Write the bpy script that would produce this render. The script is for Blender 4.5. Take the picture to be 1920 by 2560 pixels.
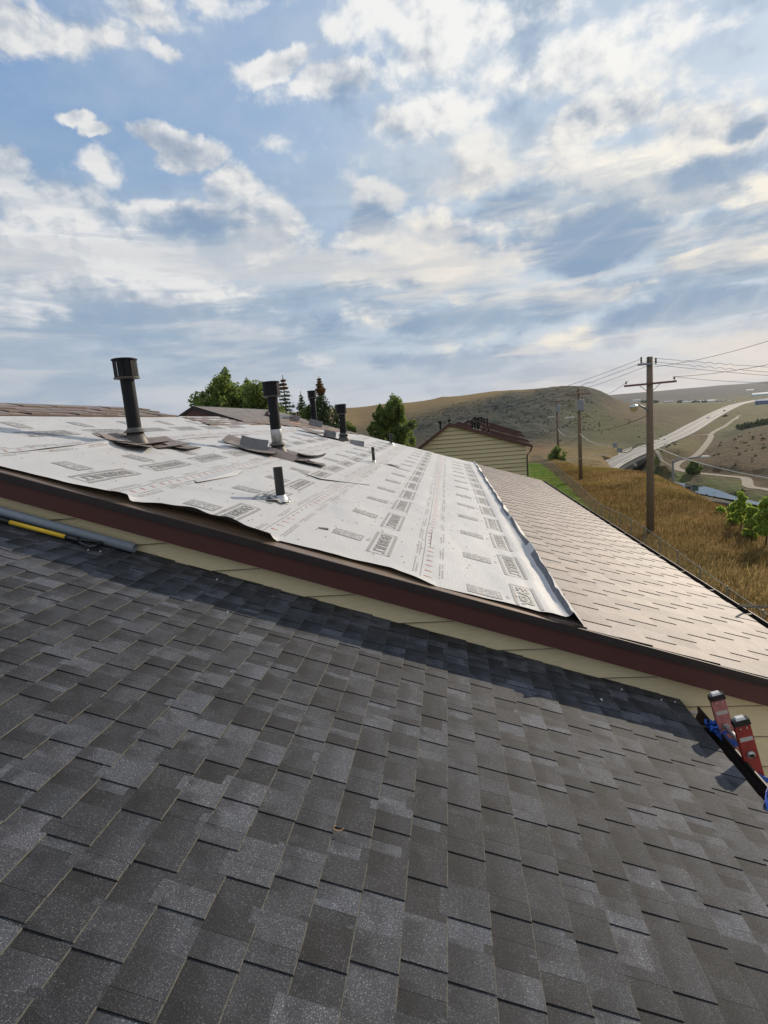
import bpy, bmesh, math, random
import numpy as np
from math import radians as RAD, sin, cos, pi
random.seed(7); rng = np.random.default_rng(11)
for o in list(bpy.data.objects): bpy.data.objects.remove(o)
S = bpy.context.scene; COL = S.collection

# ------------------------------------------------------------------ camera
F, CX, CY = 1365.0, 960.0, 1280.0
_D = np.array([702., 8440., 1365.]); _D /= np.linalg.norm(_D)
_C = np.array([157., -234., 1365.]); _C -= _C.dot(_D)*_D; _C /= np.linalg.norm(_C)
_Z = -_D; _Y = _C; _X = np.cross(_Y, _Z); RM = np.array([_X, _Y, _Z])
cam = bpy.data.cameras.new('camera'); cam.sensor_fit = 'VERTICAL'; cam.sensor_height = 36
cam.lens = 36*F/2560; cam.clip_start = .05; cam.clip_end = 30000
co = bpy.data.objects.new('camera', cam); COL.objects.link(co)
from mathutils import Matrix, Vector
co.matrix_world = Matrix(((RM[0, 0], -RM[0, 1], -RM[0, 2], 0), (RM[1, 0], -RM[1, 1], -RM[1, 2], 0), (RM[2, 0], -RM[2, 1], -RM[2, 2], 0), (0, 0, 0, 1)))
S.camera = co; S.render.resolution_x = 768; S.render.resolution_y = 1024
def ray(px, py):
    v = RM @ np.array([px-CX, py-CY, F]); return v/np.linalg.norm(v)
def aty(px, py, y): v = ray(px, py); return v*(y/v[1])
def atz(px, py, z): v = ray(px, py); return v*(z/v[2])
def atr(px, py, r): v = ray(px, py); return v*(r/math.hypot(v[0], v[1]))
def azel(px, py): v = ray(px, py); return math.atan2(v[0], v[1]), math.asin(v[2])

# ------------------------------------------------------------------ sun, sky, exposure
SUN_AZ, SUN_EL = RAD(36), RAD(23)
sd = Vector((sin(SUN_AZ)*cos(SUN_EL), cos(SUN_AZ)*cos(SUN_EL), sin(SUN_EL)))
sl = bpy.data.lights.new('sun', 'SUN'); sl.energy = 4.1; sl.angle = RAD(.6); sl.color = (1, .86, .68)
so = bpy.data.objects.new('sun', sl); COL.objects.link(so); so.rotation_euler = sd.to_track_quat('Z', 'Y').to_euler()
S.view_settings.view_transform = 'Standard'; S.view_settings.look = 'None'; S.view_settings.gamma = 1
S.view_settings.exposure = 0.0; S.view_settings.use_curve_mapping = False
W = bpy.data.worlds.new('World'); S.world = W; W.use_nodes = True
def build_world():
    nt = W.node_tree; N = nt.nodes; L = nt.links; N.clear()
    out = N.new('ShaderNodeOutputWorld'); bg = N.new('ShaderNodeBackground'); L.new(bg.outputs[0], out.inputs[0])
    bg.inputs[1].default_value = 0.1
    def val(s, x):
        if isinstance(x, (int, float)): s.default_value = x
        elif isinstance(x, tuple): s.default_value = x if len(s.default_value) == len(x) else (*x, 1)
        else: L.new(x, s)
    def M(op, a, b=0., c=None, clamp=False):
        n = N.new('ShaderNodeMath'); n.operation = op; n.use_clamp = clamp
        val(n.inputs[0], a); val(n.inputs[1], b)
        if c is not None: val(n.inputs[2], c)
        return n.outputs[0]
    def VM(op, a, b=(0, 0, 0), out=0, sc=None):
        n = N.new('ShaderNodeVectorMath'); n.operation = op; val(n.inputs[0], a)
        if op != 'LENGTH' and sc is None: val(n.inputs[1], b)
        if sc is not None: val(n.inputs[3], sc)
        return n.outputs['Value' if op in ('LENGTH', 'DOT_PRODUCT', 'DISTANCE') else 'Vector']
    def SS(x, a, b, lo=0., hi=1.):
        n = N.new('ShaderNodeMapRange'); n.interpolation_type = 'SMOOTHSTEP'; val(n.inputs[0], x)
        for i, v in enumerate((a, b, lo, hi)): val(n.inputs[i+1], v)
        return n.outputs[0]
    def NZ(v, sc, det=6, rough=.55, col=False, dist=0.):
        n = N.new('ShaderNodeTexNoise'); val(n.inputs['Vector'], v); n.inputs['Scale'].default_value = sc
        n.inputs['Detail'].default_value = det; n.inputs['Roughness'].default_value = rough; n.inputs['Distortion'].default_value = dist
        return n.outputs['Color' if col else 'Fac']
    def MIX(f, a, b):
        n = N.new('ShaderNodeMix'); n.data_type = 'RGBA'; val(n.inputs[0], f); val(n.inputs[6], a); val(n.inputs[7], b); return n.outputs[2]
    def RAMP(x, pts):
        n = N.new('ShaderNodeValToRGB'); val(n.inputs[0], x); e = n.color_ramp.elements
        while len(e) < len(pts): e.new(.5)
        for k, (p, c) in enumerate(pts): e[k].position = p; e[k].color = (*c, 1)
        return n.outputs[0]
    sky = N.new('ShaderNodeTexSky'); sky.sky_type = 'NISHITA'; sky.sun_disc = False
    sky.sun_elevation = SUN_EL; sky.sun_rotation = SUN_AZ; sky.air_density = 1.0; sky.dust_density = 1.2; sky.ozone_density = 2.0
    tc = N.new('ShaderNodeTexCoord'); d = tc.outputs['Generated']
    sep = N.new('ShaderNodeSeparateXYZ'); L.new(d, sep.inputs[0]); x, y, z = sep.outputs
    el = M('ARCSINE', z); az = M('ARCTAN2', x, y)
    zc = M('ADD', M('MAXIMUM', z, 0.), .10)
    comb = N.new('ShaderNodeCombineXYZ'); L.new(M('DIVIDE', x, zc), comb.inputs[0]); L.new(M('DIVIDE', y, zc), comb.inputs[1]); p = comb.outputs[0]
    cae = N.new('ShaderNodeCombineXYZ'); L.new(az, cae.inputs[0]); L.new(el, cae.inputs[1]); ae = cae.outputs[0]
    # gentle warp in angle space so that the banks of cloud have ragged, billowing edges
    def warp(v, sc, amt, det=4, r=.6):
        w = VM('SUBTRACT', NZ(v, sc, det, r, col=True), (.5, .5, .5)); return VM('ADD', v, VM('SCALE', w, sc=amt))
    aw = warp(ae, 4., .13, 8, .62)
    def layer(blobs, edge0, edge1):
        acc = None
        for bx, by, rx, ry, w in blobs:
            a0, e0 = azel(bx, by); a1, _ = azel(bx+rx, by); _, e1 = azel(bx, by-ry); ra = max(abs(a1-a0), .02); re = max(abs(e1-e0), .012)
            q = VM('MULTIPLY', VM('SUBTRACT', aw, (a0, e0, 0)), (1/ra, 1/re, 0)); g = M('MULTIPLY', SS(VM('LENGTH', q), edge0, edge1), w)
            acc = g if acc is None else M('MAXIMUM', acc, g)
        return acc
    cov = layer([  # banks of cloud: centre and half size given at the pixel where each stands in the photograph, weight
        (90, 50, 230, 95, 1.05), (330, 20, 150, 60, .6), (400, 120, 60, 26, .75), (560, 0, 240, 45, .5),
        (1000, 60, 200, 120, .95), (1250, 40, 250, 110, .95), (1330, 170, 260, 120, .85), (690, 150, 110, 50, 1.0), (830, 220, 170, 60, 1.0), (1060, 290, 260, 70, .8),
        (1480, 310, 330, 90, .9), (1780, 340, 260, 110, 1.0), (1250, 430, 330, 80, .75), (1800, 480, 240, 60, .8), (1800, 30, 200, 50, .7),
        (215, 292, 52, 30, 1.2), (268, 335, 36, 28, 1.1), (400, 340, 75, 45, 1.2), (470, 400, 90, 60, 1.15), (560, 480, 75, 60, 1.1), (290, 440, 55, 55, .75),
        (30, 450, 110, 90, 1.1), (160, 540, 170, 90, 1.1), (60, 700, 260, 130, .95), (430, 545, 190, 45, 1.1), (640, 610, 130, 110, 1.0), (330, 650, 300, 80, .85), (700, 350, 60, 40, .4),
        (950, 500, 90, 60, 1.0), (930, 600, 130, 90, .9), (1090, 560, 130, 80, .85), (1180, 640, 200, 60, .85), (1420, 560, 160, 55, .85), (1560, 470, 120, 45, .95), (1700, 500, 160, 50, 1.0),
        (1500, 640, 160, 40, .8), (1780, 660, 220, 45, 1.0), (1000, 705, 330, 45, .85), (450, 740, 420, 55, .8), (1560, 735, 80, 26, .8), (700, 800, 700, 60, .5), (1300, 840, 500, 40, .5),
        (1330, 330, 760, 230, .56), (1500, 160, 420, 160, .62), (1250, 600, 800, 110, .62), (420, 640, 620, 110, .70), (1100, 140, 330, 120, .70), (1650, 400, 380, 90, .8)], 1.6, .1)
    back = SS(M('ABSOLUTE', az), .95, 1.35); gen = M('MULTIPLY', NZ(p, .55, 3), back)
    cov = M('MAXIMUM', cov, M('MULTIPLY', gen, 1.25))
    st_ = lambda v: VM('MULTIPLY', v, (1., 1.45, 1))
    ad = warp(ae, 9., .035, 5)
    fine = lambda off: NZ(VM('ADD', st_(ad), off), 10., 11, .57)
    mid = lambda off: NZ(VM('ADD', st_(ad), off), 4.6, 3, .5)
    nA = fine((0, 0, 0)); nB = fine((.012, .016, 0)); nS = mid((0, 0, 0)); nT = mid((.03, .045, 0))
    nz = M('ADD', M('MULTIPLY', M('SUBTRACT', nA, .5), 1.9), M('MULTIPLY', M('SUBTRACT', nS, .5), 1.3))
    dens = M('ADD', cov, nz)
    cl = SS(dens, .32, .80)
    # thin high veil, then low streaky stratus
    veil = M('MULTIPLY', SS(M('ADD', NZ(warp(p, .6, .5), 1.0, 8, .62), M('MULTIPLY', SS(az, -.6, .5), .10)), .36, .70), .72)
    sb = warp(VM('MULTIPLY', ae, (1.5, 8.5, 1)), 1.3, .55, 4)
    s1 = NZ(sb, 2.1, 9, .6); s2 = NZ(VM('ADD', sb, (3.7, 1.3, 0)), 1.5, 7, .58); low = SS(el, .48, .22)
    blue = RAMP(SS(el, 0., .95), [(0, (.43, .49, .57)), (.16, (.37, .47, .60)), (.42, (.26, .41, .64)), (.75, (.19, .34, .62)), (1, (.15, .28, .57))])
    sunv = VM('DOT_PRODUCT', d, (sd.x, sd.y, sd.z)); glow = SS(sunv, .50, .99)
    blue = MIX(M('MULTIPLY', glow, .50), blue, (.66, .78, .88))
    nis = VM('SCALE', sky.outputs[0], sc=.10)
    base = MIX(.15, blue, nis)
    base = MIX(veil, base, (.54, .62, .71))
    rel = M('ADD', M('MULTIPLY', M('SUBTRACT', nA, nB), 3.2), M('MULTIPLY', M('SUBTRACT', nS, nT), 3.4))
    thick = SS(dens, .70, 1.7)
    lit = M('SUBTRACT', M('ADD', .86, rel), M('MULTIPLY', thick, .36), clamp=True)
    ccol = RAMP(lit, [(0, (.31, .39, .50)), (.35, (.42, .48, .57)), (.62, (.56, .60, .655)), (.85, (.70, .72, .74)), (1, (.80, .80, .80))])
    ccol = MIX(M('MULTIPLY', lit, M('MULTIPLY', glow, .80)), ccol, MIX(SS(el, .55, .15), (.96, .96, .94), (1.0, .90, .72)))
    c = MIX(cl, base, ccol)
    # blue grey undersides, strongest in the right-hand bank
    dk = layer([(1500, 610, 260, 80, 1.0), (1730, 450, 220, 55, .85), (1840, 570, 170, 60, 1.0), (1290, 520, 120, 45, .8), (1300, 770, 380, 40, .8), (1880, 300, 70, 30, .8), (1050, 800, 340, 30, .7),
                (430, 570, 210, 40, .75), (660, 560, 90, 40, .6), (930, 545, 60, 45, .9), (250, 780, 420, 26, .55), (1700, 770, 340, 34, .8), (1200, 880, 520, 26, .5), (1130, 600, 90, 55, .6), (120, 640, 160, 40, .5), (1420, 450, 130, 28, .6)], 1.5, .2)
    dm = M('MULTIPLY', SS(M('ADD', dk, M('MULTIPLY', nz, -1.25)), .10, .90), .92)
    c = MIX(dm, c, MIX(SS(nS, .4, .6), (.23, .34, .50), (.34, .44, .57)))
    c = MIX(M('MULTIPLY', M('MULTIPLY', SS(s1, .43, .58), low), .72), c, (.30, .40, .53))
    c = MIX(M('MULTIPLY', M('MULTIPLY', SS(s2, .47, .62), low), .70), c, MIX(glow, (.62, .64, .67), (.86, .80, .72)))
    ax1 = Vector((sd.y, -sd.x, 0)).normalized(); ax2 = sd.cross(ax1)   # shafts of sunlight fanning down from the hidden sun
    ang = M('ARCTAN2', VM('DOT_PRODUCT', d, tuple(ax1)), VM('DOT_PRODUCT', d, tuple(ax2)))
    cb = N.new('ShaderNodeCombineXYZ'); L.new(ang, cb.inputs[0]); rays = SS(NZ(cb.outputs[0], 9., 3, .6), .46, .66)
    rays = M('MULTIPLY', M('MULTIPLY', rays, SS(el, .36, .22)), M('MULTIPLY', SS(sunv, .66, .86), SS(el, .02, .12)))
    c = MIX(M('MULTIPLY', rays, .15), c, (.80, .80, .78))
    hz = SS(el, .16, .0); peach = MIX(SS(az, -.15, .65), (.53, .55, .61), (.80, .64, .52))
    c = MIX(M('MULTIPLY', hz, .55), c, peach)
    c = MIX(SS(z, .0, -.06), c, (.25, .23, .2))
    sc = VM('SCALE', c, sc=10.0)
    L.new(sc, bg.inputs[0])
build_world()
W.cycles.sampling_method = 'MANUAL'; W.cycles.sample_map_resolution = 512

# ------------------------------------------------------------------ helpers
def tag(o, label=None, cat=None, group=None, kind=None):
    if label: o['label'] = label
    if cat: o['category'] = cat
    if group: o['group'] = group
    if kind: o['kind'] = kind
    return o
def empty(name, loc=(0, 0, 0), rz=0, **k):
    o = bpy.data.objects.new(name, None); COL.objects.link(o); o.location = tuple(float(a) for a in loc); o.rotation_euler = (0, 0, rz); o.empty_display_size = .2
    return tag(o, **k)
def link(name, me, parent=None, **k):
    o = bpy.data.objects.new(name, me); COL.objects.link(o)
    if parent: o.parent = parent
    return tag(o, **k)
class MB:
    def __init__(s): s.v = []; s.f = []; s.n = 0; s.mi = []; s.col = []
    def add(s, V, Fs, mi=0, col=None):
        V = np.asarray(V, float).reshape(-1, 3); s.v.append(V)
        for f in Fs: s.f.append(tuple(int(i)+s.n for i in f)); s.mi.append(mi); s.col.append(col)
        s.n += len(V)
    def box(s, c, size, R=None, mi=0, col=None, taper=1):
        h = np.array(size)/2; V = np.array([(x, y, z) for z in (-1, 1) for y in (-1, 1) for x in (-1, 1)], float)
        V[4:, :2] *= taper; V = V*h
        if R is not None: V = V @ np.array(R).T
        s.add(V+np.array(c), [(0, 2, 3, 1), (4, 5, 7, 6), (0, 1, 5, 4), (2, 6, 7, 3), (0, 4, 6, 2), (1, 3, 7, 5)], mi, col)
    def hexa(s, V, mi=0, col=None): s.add(V, [(0, 3, 2, 1), (4, 5, 6, 7), (0, 1, 5, 4), (1, 2, 6, 5), (2, 3, 7, 6), (3, 0, 4, 7)], mi, col)
    def tube(s, pts, rad, n=8, mi=0, cap=True, col=None, up=(0, 0, 1)):
        P = [np.array(p, float) for p in pts]; rad = [rad]*len(P) if np.isscalar(rad) else rad; V = []
        for i, p in enumerate(P):
            t = P[min(i+1, len(P)-1)]-P[max(i-1, 0)]; t /= np.linalg.norm(t)+1e-9
            u = np.array(up, float); 
            if abs(t.dot(u)) > .95: u = np.array((1., 0, 0))
            a = np.cross(t, u); a /= np.linalg.norm(a); b = np.cross(t, a)
            for k in range(n): V.append(p+rad[i]*(cos(2*pi*k/n)*a+sin(2*pi*k/n)*b))
        Fs = [(i*n+k, i*n+(k+1) % n, (i+1)*n+(k+1) % n, (i+1)*n+k) for i in range(len(P)-1) for k in range(n)]
        if cap: Fs += [tuple(range(n-1, -1, -1)), tuple((len(P)-1)*n+k for k in range(n))]
        s.add(V, Fs, mi, col)
    def lathe(s, prof, n=20, c=(0, 0, 0), mi=0, R=None, cap=True):
        V = [(r*cos(2*pi*k/n), r*sin(2*pi*k/n), z) for r, z in prof for k in range(n)]
        V = np.array(V); 
        if R is not None: V = V @ np.array(R).T
        m = len(prof); Fs = [(i*n+k, i*n+(k+1) % n, (i+1)*n+(k+1) % n, (i+1)*n+k) for i in range(m-1) for k in range(n)]
        if cap: Fs += [tuple(range(n-1, -1, -1)), tuple((m-1)*n+k for k in range(n))]
        s.add(V+np.array(c), Fs, mi)
    def mesh(s, name, mats, smooth=False):
        me = bpy.data.meshes.new(name); V = np.concatenate(s.v) if s.v else np.zeros((0, 3))
        me.from_pydata(V.tolist(), [], s.f)
        for m in (mats if isinstance(mats, (list, tuple)) else [mats]): me.materials.append(m)
        if any(s.mi): me.polygons.foreach_set('material_index', s.mi)
        if any(c is not None for c in s.col):
            at = me.color_attributes.new('col', 'FLOAT_COLOR', 'CORNER'); buf = np.ones((len(me.loops), 4), 'f'); k = 0
            tot = np.empty(len(me.polygons), 'i'); me.polygons.foreach_get('loop_total', tot)
            cc = np.array([(c if c is not None else (1, 1, 1)) for c in s.col], 'f'); buf[:, :3] = np.repeat(cc, tot, axis=0); at.data.foreach_set('color', buf.ravel())
        if smooth: me.polygons.foreach_set('use_smooth', [True]*len(me.polygons))
        me.update(); return me
    def build(s, name, mats, parent=None, smooth=False, **k): return link(name, s.mesh(name, mats, smooth), parent, **k)
def quads(name, V, Q, mats, parent=None, col=None, smooth=False, mi=None, **k):   # fast path: numpy quads
    me = bpy.data.meshes.new(name); V = np.asarray(V, 'f'); Q = np.asarray(Q, 'i'); m = Q.shape[1]
    me.vertices.add(len(V)); me.vertices.foreach_set('co', V.ravel()); me.loops.add(Q.size); me.loops.foreach_set('vertex_index', Q.ravel())
    me.polygons.add(len(Q)); me.polygons.foreach_set('loop_start', np.arange(0, Q.size, m, dtype='i')); me.polygons.foreach_set('loop_total', np.full(len(Q), m, 'i'))
    for mm in (mats if isinstance(mats, (list, tuple)) else [mats]): me.materials.append(mm)
    if mi is not None: me.polygons.foreach_set('material_index', np.asarray(mi, 'i'))
    if smooth: me.polygons.foreach_set('use_smooth', np.ones(len(Q), bool))
    me.update(calc_edges=True)
    if col is not None:
        at = me.color_attributes.new('col', 'FLOAT_COLOR', 'POINT'); b = np.ones((len(V), 4), 'f'); b[:, :3] = col; at.data.foreach_set('color', b.ravel())
    return link(name, me, parent, **k)

class MT:   # small node-material builder
    def __init__(s, name):
        s.m = bpy.data.materials.new(name); s.m.use_nodes = True; s.nt = s.m.node_tree; s.N = s.nt.nodes; s.L = s.nt.links
        s.b = s.N['Principled BSDF']
        s.geo = s.N.new('ShaderNodeNewGeometry').outputs['Position']
    def val(s, k, x):
        if isinstance(x, (int, float)): k.default_value = x
        elif isinstance(x, tuple): k.default_value = x if len(k.default_value) == len(x) else (*x, 1)
        else: s.L.new(x, k)
    def noise(s, sc, det=4, rough=.55, v=None, col=False, st=None):
        n = s.N.new('ShaderNodeTexNoise'); v = v if v is not None else s.geo
        if st: 
            m = s.N.new('ShaderNodeVectorMath'); m.operation = 'MULTIPLY'; s.L.new(v, m.inputs[0]); m.inputs[1].default_value = st; v = m.outputs[0]
        s.L.new(v, n.inputs['Vector']); n.inputs['Scale'].default_value = sc; n.inputs['Detail'].default_value = det; n.inputs['Roughness'].default_value = rough
        return n.outputs['Color' if col else 'Fac']
    def vor(s, sc, out='Color', v=None):
        n = s.N.new('ShaderNodeTexVoronoi'); s.L.new(v if v is not None else s.geo, n.inputs['Vector']); n.inputs['Scale'].default_value = sc; return n.outputs[out]
    def math(s, op, a, b=0., clamp=False):
        n = s.N.new('ShaderNodeMath'); n.operation = op; n.use_clamp = clamp; s.val(n.inputs[0], a); s.val(n.inputs[1], b); return n.outputs[0]
    def ss(s, x, a, b, lo=0., hi=1.):
        n = s.N.new('ShaderNodeMapRange'); s.val(n.inputs[0], x)
        for i, v in enumerate((a, b, lo, hi)): s.val(n.inputs[i+1], v)
        return n.outputs[0]
    def mix(s, f, a, b, bt='MIX'):
        n = s.N.new('ShaderNodeMix'); n.data_type = 'RGBA'; n.blend_type = bt; s.val(n.inputs[0], f); s.val(n.inputs[6], a); s.val(n.inputs[7], b); return n.outputs[2]
    def attr(s, name='col', out='Color'):
        n = s.N.new('ShaderNodeAttribute'); n.attribute_name = name; return n.outputs[out]
    def bump(s, h, strength=.3, dist=.01):
        n = s.N.new('ShaderNodeBump'); n.inputs['Strength'].default_value = strength; n.inputs['Distance'].default_value = dist; s.L.new(h, n.inputs['Height']); s.L.new(n.outputs[0], s.b.inputs['Normal'])
    def done(s, col, rough=.7, metal=0., spec=.5):
        s.val(s.b.inputs['Base Color'], col); s.val(s.b.inputs['Roughness'], rough); s.val(s.b.inputs['Metallic'], metal); s.val(s.b.inputs['Specular IOR Level'], spec); return s.m
def simple(name, col, rough=.6, metal=0., var=.25, sc=6., bump=0., spec=.5, st=None, det=4):
    m = MT(name); n = m.noise(sc, det, st=st); c = m.mix(n, tuple(a*(1-var) for a in col), tuple(min(1, a*(1+var)) for a in col))
    if bump: m.bump(m.noise(sc*4, 3, st=st), bump, .01)
    return m.done(c, rough, metal, spec)

# ------------------------------------------------------------------ materials
def shingle_mat(name, base, use_obj, spec_hi, speck=.34, fine=420., tint=(1, 1, 1), rough=.78, spec=.4, band=False):
    m = MT(name)
    if use_obj:
        n = m.N.new('ShaderNodeObjectInfo'); shade = n.outputs['Color']
    else: shade = m.attr('col')
    g = m.noise(fine, 2, .7); g2 = m.noise(fine*.45, 2, .6); v = m.vor(fine*.55)
    sp = m.ss(m.math('MULTIPLY', g, g2), .29, .42); dk = m.ss(g, .50, .38)
    c = m.mix(1., base, shade, 'MULTIPLY')
    mo = m.noise(fine*.16, 4, .7); c = m.mix(m.ss(mo, .35, .65, 0., .5), c, m.mix(1., c, (1.75, 1.75, 1.72), 'MULTIPLY'))
    c = m.mix(m.math('MULTIPLY', dk, .55), c, tuple(a*.35 for a in base))
    c = m.mix(m.math('MULTIPLY', sp, speck), c, m.mix(1., spec_hi, m.mix(.6, (1., 1., 1.), shade), 'MULTIPLY') if band else spec_hi)
    big = m.noise(3.2, 4); c = m.mix(m.ss(big, .35, .7, 0., .22), c, tuple(a*1.8 for a in base)); b2 = m.noise(13, 3, st=(1, .45, 1)); c = m.mix(m.ss(b2, .48, .62, 0., .45), c, m.mix(1., c, (.6, .6, .6), 'MULTIPLY'))
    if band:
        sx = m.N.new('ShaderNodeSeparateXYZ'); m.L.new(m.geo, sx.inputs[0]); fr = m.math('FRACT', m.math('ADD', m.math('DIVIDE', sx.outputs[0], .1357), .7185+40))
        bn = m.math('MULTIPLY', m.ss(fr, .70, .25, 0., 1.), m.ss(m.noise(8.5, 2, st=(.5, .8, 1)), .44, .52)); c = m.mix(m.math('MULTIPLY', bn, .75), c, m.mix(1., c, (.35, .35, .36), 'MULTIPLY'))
    m.bump(m.noise(fine*.8, 2), .55, .003)
    return m.done(c, rough, 0., spec)
M_DARK_O = shingle_mat('charcoal_shingle', (.026, .0285, .035), True, (.40, .40, .39), .50, 470., band=True)
M_DARK_A = shingle_mat('charcoal_shingle_field', (.026, .0285, .035), False, (.40, .40, .39), .50, 470., band=True)
M_BRN_O = shingle_mat('brown_shingle', (.195, .160, .145), True, (.50, .45, .40), .55, 260., rough=.64, spec=.45)
M_BRN_A = shingle_mat('brown_shingle_field', (.195, .160, .145), False, (.50, .45, .40), .55, 260., rough=.64, spec=.45)
M_CUT = simple('shingle_cut_edge', (.040, .039, .032), .9, var=.5, sc=60)
M_EDGEL = simple('dusty_shingle_edge', (.085, .083, .07), .9, var=.9, sc=45)
M_SIDEE = simple('shingle_side_edge', (.010, .010, .010), .9)
M_FASCIA = simple('fascia_paint', (.085, .028, .023), .55, var=.18, sc=5, bump=.05)
M_DRIP = simple('drip_edge_metal', (.026, .018, .016), .62, .0, var=.3, sc=9)
M_DECK = simple('roof_deck_wood', (.34, .22, .13), .8, var=.35, sc=10, st=(1, 12, 1), bump=.2)
def siding_mat(name, base):
    m = MT(name); g = m.noise(26, 5, .6, st=(.5, 1, 5.)); w = m.noise(2.0, 3); 
    c = m.mix(m.ss(g, .3, .7, 0, 1), tuple(a*.90 for a in base), tuple(a*1.05 for a in base)); c = m.mix(m.ss(w, .5, .8, 0., .25), c, tuple(a*.8 for a in base))
    m.bump(g, .28, .006); return m.done(c, .6)
M_SIDE = siding_mat('cream_siding', (.68, .58, .36))
M_LAPSHADE = simple('siding_lap_shade', (.12, .10, .065), .9)  # dark brown colour standing in for the shade line at each siding lap
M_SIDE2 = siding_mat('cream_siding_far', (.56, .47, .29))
def sheet_mat():
    m = MT('underlayment'); w = m.noise(9, 5, .6, st=(6, 1.2, 1)); w2 = m.noise(2.3, 4); f = m.noise(60, 3, st=(1, 1, 1)); rb = m.noise(30, 3, st=(3.5, .25, 1))
    c = m.mix(w2, (.42, .42, .425), (.52, .515, .505)); c = m.mix(m.ss(f, .62, .75, 0, .3), c, (.42, .41, .38)); c = m.mix(m.ss(m.noise(.9, 5), .55, .75, 0., .3), c, (.43, .41, .37))
    rc = m.noise(20, 3, st=(.3, 3.2, 1)); h = m.math('ADD', m.math('MULTIPLY', rc, .5), m.math('ADD', m.math('MULTIPLY', w, 1.), m.math('MULTIPLY', rb, .15))); m.bump(h, .22, .012)
    return m.done(c, .60, 0., .4)
M_SHEET = sheet_mat()
M_CURL = simple('curl_underside_shade', (.10, .105, .12), .6, var=.8, sc=24, st=(2, .5, 6))  # dark underside plus the fold's shade, coloured onto its rising face
M_UNDER = simple('underlayment_underside', (.055, .05, .047), .6, sc=60, st=(8, .4, 1), bump=.3)
M_PRINT = simple('printed_ink', (.27, .26, .245), .55, var=.2, sc=80)
M_TICK = simple('orange_print', (.52, .20, .10), .6)
M_FINE = simple('fine_print', (.34, .32, .30), .6, var=.4, sc=150)
M_ABS = simple('black_pipe', (.004, .004, .005), .45, var=.5, sc=14, spec=.25)
M_ABSW = simple('weathered_black_pipe', (.006, .0065, .009), .6, var=.7, sc=9, st=(3, 3, .5), spec=.22)
M_GALV = simple('galvanised_steel', (.42, .42, .42), .42, .75, var=.35, sc=10, st=(2, 2, 1))
M_GALVD = simple('dull_flashing', (.085, .078, .072), .55, .35, var=.45, sc=14)
M_WHITE = simple('white_scrap', (.66, .66, .64), .6)
M_POLE = simple('pole_wood', (.16, .115, .08), .85, var=.45, sc=7, st=(4, 4, .35), bump=.5)
M_ARM = simple('crossarm_wood', (.14, .065, .05), .8, var=.3, sc=5)
M_GREY = simple('grey_metal', (.22, .235, .265), .5, .3)
M_INS = simple('insulator', (.07, .055, .05), .3)
M_WIRE = simple('wire_black', (.03, .03, .033), .5)
M_WIREW = simple('wire_pale', (.55, .54, .52), .5)
M_FENCE = simple('fence_steel', (.22, .22, .21), .5, .5)
M_RAILRED = simple('red_fibreglass', (.27, .028, .022), .45, var=.45, sc=22, spec=.5)
M_RAILPINK = simple('faded_red_fibreglass', (.40, .15, .135), .6, var=.4, sc=30)
M_ALU = simple('aluminium', (.62, .62, .61), .33, .85, var=.15)
M_PLAS = simple('black_plastic', (.012, .012, .013), .32)
M_STRAP = simple('blue_strap', (.012, .085, .42), .55, var=.3, sc=40, bump=.3)
M_YEL = simple('yellow_fibreglass', (.68, .44, .025), .4, var=.15, sc=20)
M_PVC = simple('grey_blue_tube', (.19, .23, .28), .5, var=.15, sc=12)
M_LEAF = {}
def leaf_mat(name, a, b, tr=.35):
    m = MT(name); n = m.attr('col'); c = m.mix(m.attr('col', 'Fac'), a, b)
    m.done(c, .55, 0., .4)
    t = m.N.new('ShaderNodeBsdfTranslucent'); m.val(t.inputs[0], m.mix(.5, c, (b[0]*1.6, b[1]*1.8, b[2]))); ms = m.N.new('ShaderNodeMixShader'); ms.inputs[0].default_value = tr
    m.L.new(m.b.outputs[0], ms.inputs[1]); m.L.new(t.outputs[0], ms.inputs[2]); m.L.new(ms.outputs[0], m.N['Material Output'].inputs[0]); return m.m
M_LF = leaf_mat('broad_leaves', (.042, .070, .022), (.165, .21, .06), .45)
M_LFY = leaf_mat('sunny_leaves', (.13, .20, .035), (.34, .42, .10), .55)
M_SPR = leaf_mat('spruce_needles', (.018, .035, .015), (.055, .085, .03), .15)
M_SCRUB = leaf_mat('scrub_leaves', (.03, .04, .02), (.07, .08, .035), .15)
M_RUST = leaf_mat('rusty_cones', (.10, .045, .015), (.22, .10, .03), .2)
M_BARK = simple('bark', (.07, .05, .035), .9, var=.4, sc=12, bump=.4)
def grass_mat(name, tr=.45):
    m = MT(name); c = m.attr('col'); m.done(c, .6, 0., .25)
    t = m.N.new('ShaderNodeBsdfTranslucent'); m.val(t.inputs[0], c); ms = m.N.new('ShaderNodeMixShader'); ms.inputs[0].default_value = tr
    m.L.new(m.b.outputs[0], ms.inputs[1]); m.L.new(t.outputs[0], ms.inputs[2]); m.L.new(ms.outputs[0], m.N['Material Output'].inputs[0]); return m.m
M_GRASS = grass_mat('dry_grass')
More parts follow.
